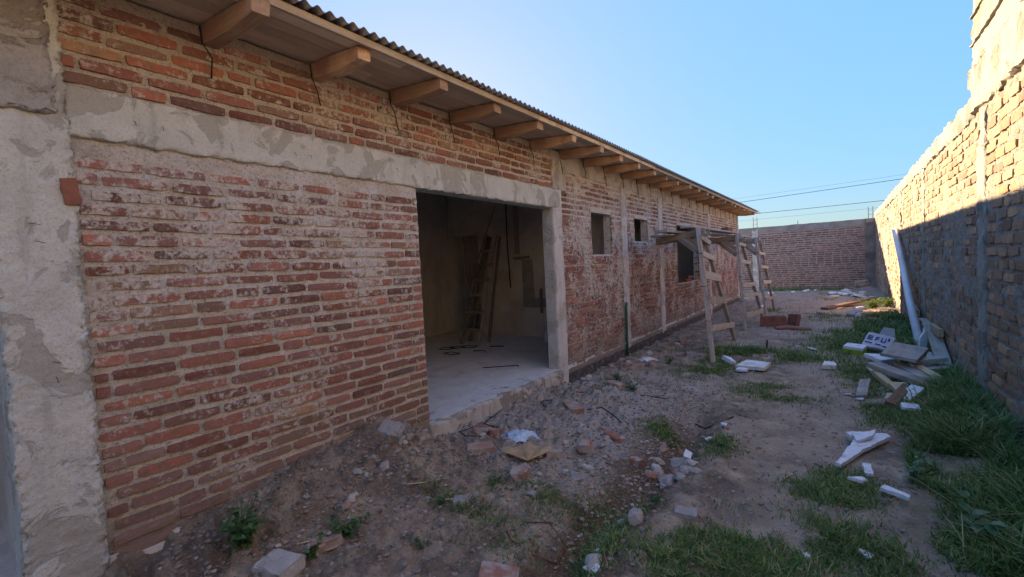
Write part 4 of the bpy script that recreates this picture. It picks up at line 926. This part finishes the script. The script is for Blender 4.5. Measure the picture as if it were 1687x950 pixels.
# curved white offcut standing at the pipe's foot
V = []; F = []; pr = [(-.02, 0), (-.03, .12), (-.02, .24), (.03, .32), (.045, .40), (.02, .47), (-.03, .52)]
for (dx, z) in pr:
    for (ox, oy) in ((-.045, -.015), (.045, -.015), (.045, .02), (-.045, .02)): V.append((dx + ox, oy, z))
for i in range(len(pr) - 1):
    for k in range(4): F.append((i * 4 + k, i * 4 + (k + 1) % 4, i * 4 + 4 + (k + 1) % 4, i * 4 + 4 + k))
F += [(3, 2, 1, 0), tuple(len(V) - 4 + k for k in range(4))]
tag(link('curved_offcut', pyd('curved_offcut', V, F, m_foam), None, TR((.93, 8.62, g1(.93, 8.62) - .01), (-.05, .03, .5))), 'wavy white foam offcut standing at the foot of the drain pipe', 'foam')
# printed box
bxo = thing('printed_carton', (.40, 8.72, g1(.4, 8.72)), 'crushed white carton with blue lettering lying on the grass', 'carton')
mb = TR((.42, 8.80, g1(.42, 8.8) + .12), (rad(48), rad(12), rad(-16)))
cb = link('body', rough_box('body', (-.17, -.13, 0), (.17, .13, .10), .03, .008, m_boxw, 5, 91, edge=1), bxo, mb)
link('flap', pyd('flap', [(-.02, .13, .10), (.17, .13, .10), (.14, .21, .2), (.01, .2, .19), (-.02, .134, .10), (.17, .134, .10), (.14, .214, .2), (.01, .204, .19)], BOXF, m_boxw), cb, mb)
for (x, y, a, b) in [(-.10, .06, .06, .012), (-.10, .03, .06, .012), (-.10, 0, .06, .012), (-.125, .03, .012, .07), (-.03, .03, .012, .07), (-.01, .06, .04, .012), (-.01, .03, .03, .012), (.04, .03, .012, .07), (.085, .03, .012, .07), (.06, .0, .05, .012), (-.10, -.06, .09, .014), (.02, -.06, .07, .014), (.1, -.07, .05, .014), (.12, .06, .02, .05)]:
    link('print_mark', box_mesh('print_mark', (x - a / 2, y - b / 2, .106), (x + a / 2, y + b / 2, .1125), m_ink), cb, mb)
lo = thing('small_carton', (.13, 8.6, g1(.13, 8.6)), 'small lime green carton with a white foam lid in the grass', 'carton')
ml = TR((.13, 8.6, g1(.13, 8.6) + .01), (.1, .05, -.3))
link('body', rough_box('body', (-.13, -.1, 0), (.13, .1, .08), .03, .006, m_lime, 6, 92), lo, ml)
link('lid', rough_box('lid', (-.12, -.1, .082), (.13, .1, .12), .03, .004, m_foam, 6, 93), lo, ml)

# ------------------------------------------------------------------ grass
def blades(n, fx, fy, hgt, seed, wd=.0035, lean=.5, hvar=.5, dry=.05):
    r = np.random.RandomState(seed); x = fx(r, n); y = fy(r, n)
    clump = fbm(x, y, 0, 3.2, 3, seed + 3); ok = (clump + r.uniform(-.45, .45, n) > -.12) & (x > -2.97) & (x < 1.07) & (y < 23.9)
    x, y, clump = x[ok], y[ok], clump[ok]; n = len(x)
    h = hgt(x, y) * (1 + hvar * r.uniform(-1, 1, n)) * (1 + .45 * np.clip(clump, -.8, .8)); a = r.uniform(0, 6.283, n); b = a + r.uniform(-1, 1, n) * .8
    ln = lean * (.4 + r.rand(n)); z = gz(x, y) - .004
    w_ = wd * (1 + r.rand(n)) * (1 + .07 * np.clip(y - 4, 0, 14))
    px, py = -np.sin(a) * w_, np.cos(a) * w_
    V = np.zeros((n, 8, 3))
    for k, (f, ww) in enumerate(((0, 1), (.4, .9), (.75, .6), (1.0, .08))):
        out = h * ln * f ** 1.8; zz = z + h * (f - .28 * ln * f ** 2.2)
        cx, cy = x + np.cos(b) * out, y + np.sin(b) * out
        V[:, 2 * k] = np.stack([cx - px * ww, cy - py * ww, zz], 1); V[:, 2 * k + 1] = np.stack([cx + px * ww, cy + py * ww, zz], 1)
    base = (np.arange(n) * 8)[:, None, None]; q = np.array([[0, 1, 3, 2], [2, 3, 5, 4], [4, 5, 7, 6]])[None]
    return V.reshape(-1, 3), (base + q).reshape(-1, 4), np.repeat(np.clip(r.beta(2, 2.4, n) * .86 + (r.rand(n) < dry) * .55, 0, 1), 3)
def ell(cx, cy, rx, ry):
    return (lambda r, n: cx + rx * r.normal(size=n) * .55), (lambda r, n: cy + ry * r.normal(size=n) * .55)
PATCH = []
def uni(a, b): return lambda r, n: r.uniform(a, b, n)
pile = lambda x, y: 1 - .75 * np.exp(-((x - .55) / .38) ** 2 - ((y - 7.1) / .75) ** 2)
tall = lambda x, y: pile(x, y) * (.04 + .115 * sst(x, .30, .85)) * np.interp(y, [2.5, 3.2, 6, 9, 13, 16], [.5, 1, 1, .9, .8, .3])
G = [blades(24000, lambda r, n: 1.08 - .72 * r.rand(n) ** .9, lambda r, n: r.uniform(2.9, 7.5, n), tall, 1, .0028, 1.0),
     blades(8500, lambda r, n: 1.08 - .85 * r.rand(n) ** 1.1, lambda r, n: r.uniform(7.5, 14.2, n), tall, 2, .003, .9),
     blades(4500, lambda r, n: 1.08 - .9 * r.rand(n) ** .8, lambda r, n: r.uniform(8.5, 12, n), lambda x, y: .12 + 0 * x, 22, .0034, .8)]
sh = lambda v: (lambda x, y: v + 0 * x)
for i, (cx, cy, rx, ry, n, h) in enumerate([(-.52, 2.55, .36, .30, 5200, .045), (-.70, 2.25, .20, .16, 1300, .04), (-.05, 3.55, .22, .26, 3000, .05), (.03, 2.85, .34, .22, 4200, .05), (-1.36, 4.12, .16, .22, 1300, .045), (-.68, 5.85, .38, .32, 2600, .04), (-1.2, 7.95, .75, .42, 7000, .08), (-1.55, 6.75, .38, .5, 3000, .05), (-.4, 8.1, .5, .35, 2400, .06), (.05, 9.6, .5, 1.2, 5000, .10), (-1.57, 2.62, .30, .26, 1900, .035), (-1.12, 2.42, .13, .35, 1500, .05), (-.80, 3.88, .14, .18, 700, .045), (-2.15, 2.12, .4, .12, 900, .035), (-2.0, 2.5, .16, .16, 500, .035), (-2.55, 1.9, .2, .12, 500, .035), (-.2, 13.2, .7, .8, 1200, .06), (-1.6, 14.4, .4, .6, 600, .08), (-2.3, 22.7, 1.1, .5, 1500, .16), (-.6, 22.9, 1.0, .5, 900, .10), (-.1, 19.8, .7, .8, 700, .06), (.15, 7.0, .25, .8, 1800, .07), (.25, 5.6, .22, .5, 1800, .06), (-2.0, 1.75, .3, .15, 350, .03), (-1.5, 2.03, .25, .15, 450, .03), (-2.35, 5.2, .25, .4, 500, .05)]):
    G.append(blades(int(n * 1.7), *ell(cx, cy, rx * 1.12, ry * 1.12), sh(h * .72), 100 + i, .0018, .95, .6, .14))
Vs = []; Fs = []; Rn = []; off = 0
G.append(blades(2600, uni(-2.7, .9), uni(1.0, 8.5), sh(.028), 301, .0018, 1.2, .6, .35))
G.append(blades(900, uni(-2.6, .6), uni(8, 22), sh(.05), 302, .0022, 1.0, .6, .3))
G.append(blades(1300, lambda r, n: 1.05 - .6 * r.rand(n), lambda r, n: r.uniform(3, 8.5, n), lambda x, y: .19 * pile(x, y), 303, .0024, 1.4, .35, .1))
for V, F, R in G: Vs.append(V); Fs.append(F + off); Rn.append(R); off += len(V)
tag(stuff(link('grass', mk('grass', np.concatenate(Vs), np.concatenate(Fs), m_grass, np.concatenate(Rn), smooth=True))), 'dark green grass growing along the boundary wall and in patches on the path', 'grass')

# ------------------------------------------------------------------ leafy weeds
def leaf_v(L, W, cup=.2):
    pts = [(0, 0), (.25, .42), (.5, .5), (.78, .3), (1, 0)]
    V = [(x * L, 0, -cup * L * x * x) for x, _ in pts] + [(x * L, y * W, -cup * L * x * x + .12 * W) for x, y in pts[1:4]] + [(x * L, -y * W, -cup * L * x * x + .12 * W) for x, y in pts[1:4]]
    F = [(0, 1, 5), (1, 2, 6, 5), (2, 3, 7, 6), (3, 4, 7), (0, 8, 1), (1, 8, 9, 2), (2, 9, 10, 3), (3, 10, 4)]
    return V, F
def weed(x, y, h, spread, n, L, W, label, mat=None, seed=1, name='leafy_weed', separate=False, group=None):
    r = random.Random(seed); z = g1(x, y)
    t = thing(name, (x, y, z), label, 'weed', group); SV = []; LV = []; LF = []; mat = mat or m_weed
    stems = []
    for s in range(max(2, n // 9)):
        a = r.uniform(0, 6.28); o = r.uniform(.15, 1) * spread; hh = h * r.uniform(.6, 1.05)
        top = Vector((x + math.cos(a) * o, y + math.sin(a) * o, z + hh)); mid = Vector((x + math.cos(a) * o * .35, y + math.sin(a) * o * .35, z + hh * .6))
        stems.append((Vector((x, y, z - .01)), mid, top))
    for (a, b, c) in stems: link('stem', tube_mesh('stem', [a, b, c], [.0035, .0028, .0015], m_stem, 4), t)
    lm = [pyd('leaf', *leaf_v(L, W, cu), mat) for cu in (.1, .25, .45)]
    R = []
    for i in range(n):
        a, b, c = stems[i % len(stems)]; f = r.uniform(.15, 1); p = (a.lerp(b, f / .6) if f < .6 else b.lerp(c, (f - .6) / .4))
        sc = r.uniform(.6, 1.15) * (1.1 - .35 * f); M = TR(p, (r.uniform(-.5, .5), r.uniform(-.75, .25), r.uniform(0, 6.28)), sc)
        if separate: link('leaf', lm[i % 3], t, M)
        else:
            V, F = leaf_v(L, W, (.1, .25, .45)[i % 3]); o = len(LV); LV += [M @ Vector(v) for v in V]; LF += [tuple(q + o for q in f_) for f_ in F]; R += [r.random()] * len(F)
    if not separate:
        me = pyd('foliage', LV, LF, mat); at = me.attributes.new('rnd', 'FLOAT', 'FACE'); at.data.foreach_set('value', R); link('foliage', me, t)
weed(-2.66, 1.05, .22, .19, 210, .065, .028, 'bushy leafy weed growing against the house wall', seed=2)
weed(-2.42, 1.50, .10, .17, 130, .05, .024, 'low dark weed on the soil at the foot of the brick wall', seed=3)
weed(-2.40, 1.28, .07, .09, 44, .045, .026, 'small round-leaved weed crossed by a straw', seed=4)
weed(-2.04, 5.12, .10, .14, 50, .06, .025, 'dense weed beside the orange-ended brick', seed=5)
weed(-2.40, 5.55, .10, .18, 45, .06, .026, 'straggling weed on the rubble below the brick wall', seed=6)
weed(-2.12, 6.75, .12, .14, 40, .07, .03, 'weed beside bricks past the green pipe', seed=7)
weed(-.80, 3.86, .07, .10, 40, .04, .018, 'small weed on the channel bank near crossed white scraps', seed=8)
weed(-2.20, 2.12, .05, .20, 60, .04, .018, 'creeping weed mat around the grey half brick', seed=9)
weed(-2.05, 2.50, .06, .10, 30, .04, .018, 'small weed below the two loose bricks', seed=10)
weed(-1.97, 1.70, .05, .09, 26, .035, .016, 'tiny weed on open dirt near the flat red brick', seed=11)
weed(-1.0, 2.85, .06, .10, 40, .035, .018, 'clover-like weed in the channel behind the rounded stone', seed=12)
weed(.55, 3.30, .20, .26, 26, .10, .055, 'broad-leaved pale plant at the edge of the tall grass', m_weed_l, 13, 'broadleaf_plant', True)
weed(.72, 3.05, .14, .18, 16, .09, .05, 'smaller broad-leaved plant beside the bigger one in the grass', m_weed_l, 14, 'broadleaf_plant', True)
weed(.36, 3.95, .20, .14, 34, .07, .035, 'light green young weed standing in the grass', m_weed_l, 15)
weed(.62, 15.3, .30, .45, 150, .13, .06, 'sunlit yellow-green weed by the far end of the boundary wall', m_weed_y, 16)
weed(.95, 15.6, .26, .30, 90, .13, .06, 'yellow-green weed in the sunlit gap touching the boundary wall', m_weed_y, 17)

tag(link('wire_stake', tube_mesh('wire_stake', [(-1.02, 8.35, g1(-1.02, 8.35) - .03), (-1.01, 8.36, g1(-1.02, 8.35) + .16)], .014, m_wire, 6)), 'short black stake standing in the grass beside the soiled white slab', 'stake')
n = 14; U, W_ = np.meshgrid(np.linspace(-1, 1, n), np.linspace(-1, 1, n), indexing='ij'); rr = np.sqrt(U ** 2 + W_ ** 2)
tag(link('plastic_sheet', mk('plastic_sheet', np.stack([(U * .16).ravel(), (W_ * .12).ravel(), (.05 * np.clip(1 - rr ** 2, 0, 1) + .03 * np.abs(fbm(U, W_, 2, 2.5, 3, 6)) + .004).ravel()], 1), grid_faces(n, n)[(rr[:-1, :-1].ravel() < 1.05)], m_foam_d, smooth=True), None, TR((-2.5, 6.95, g1(-2.5, 6.95)), (0, 0, .4))), 'crumpled whitish plastic sheet among the bricks by the green pipe', 'plastic')
for o in COL.objects:
    if '_o' in o: del o['_o']
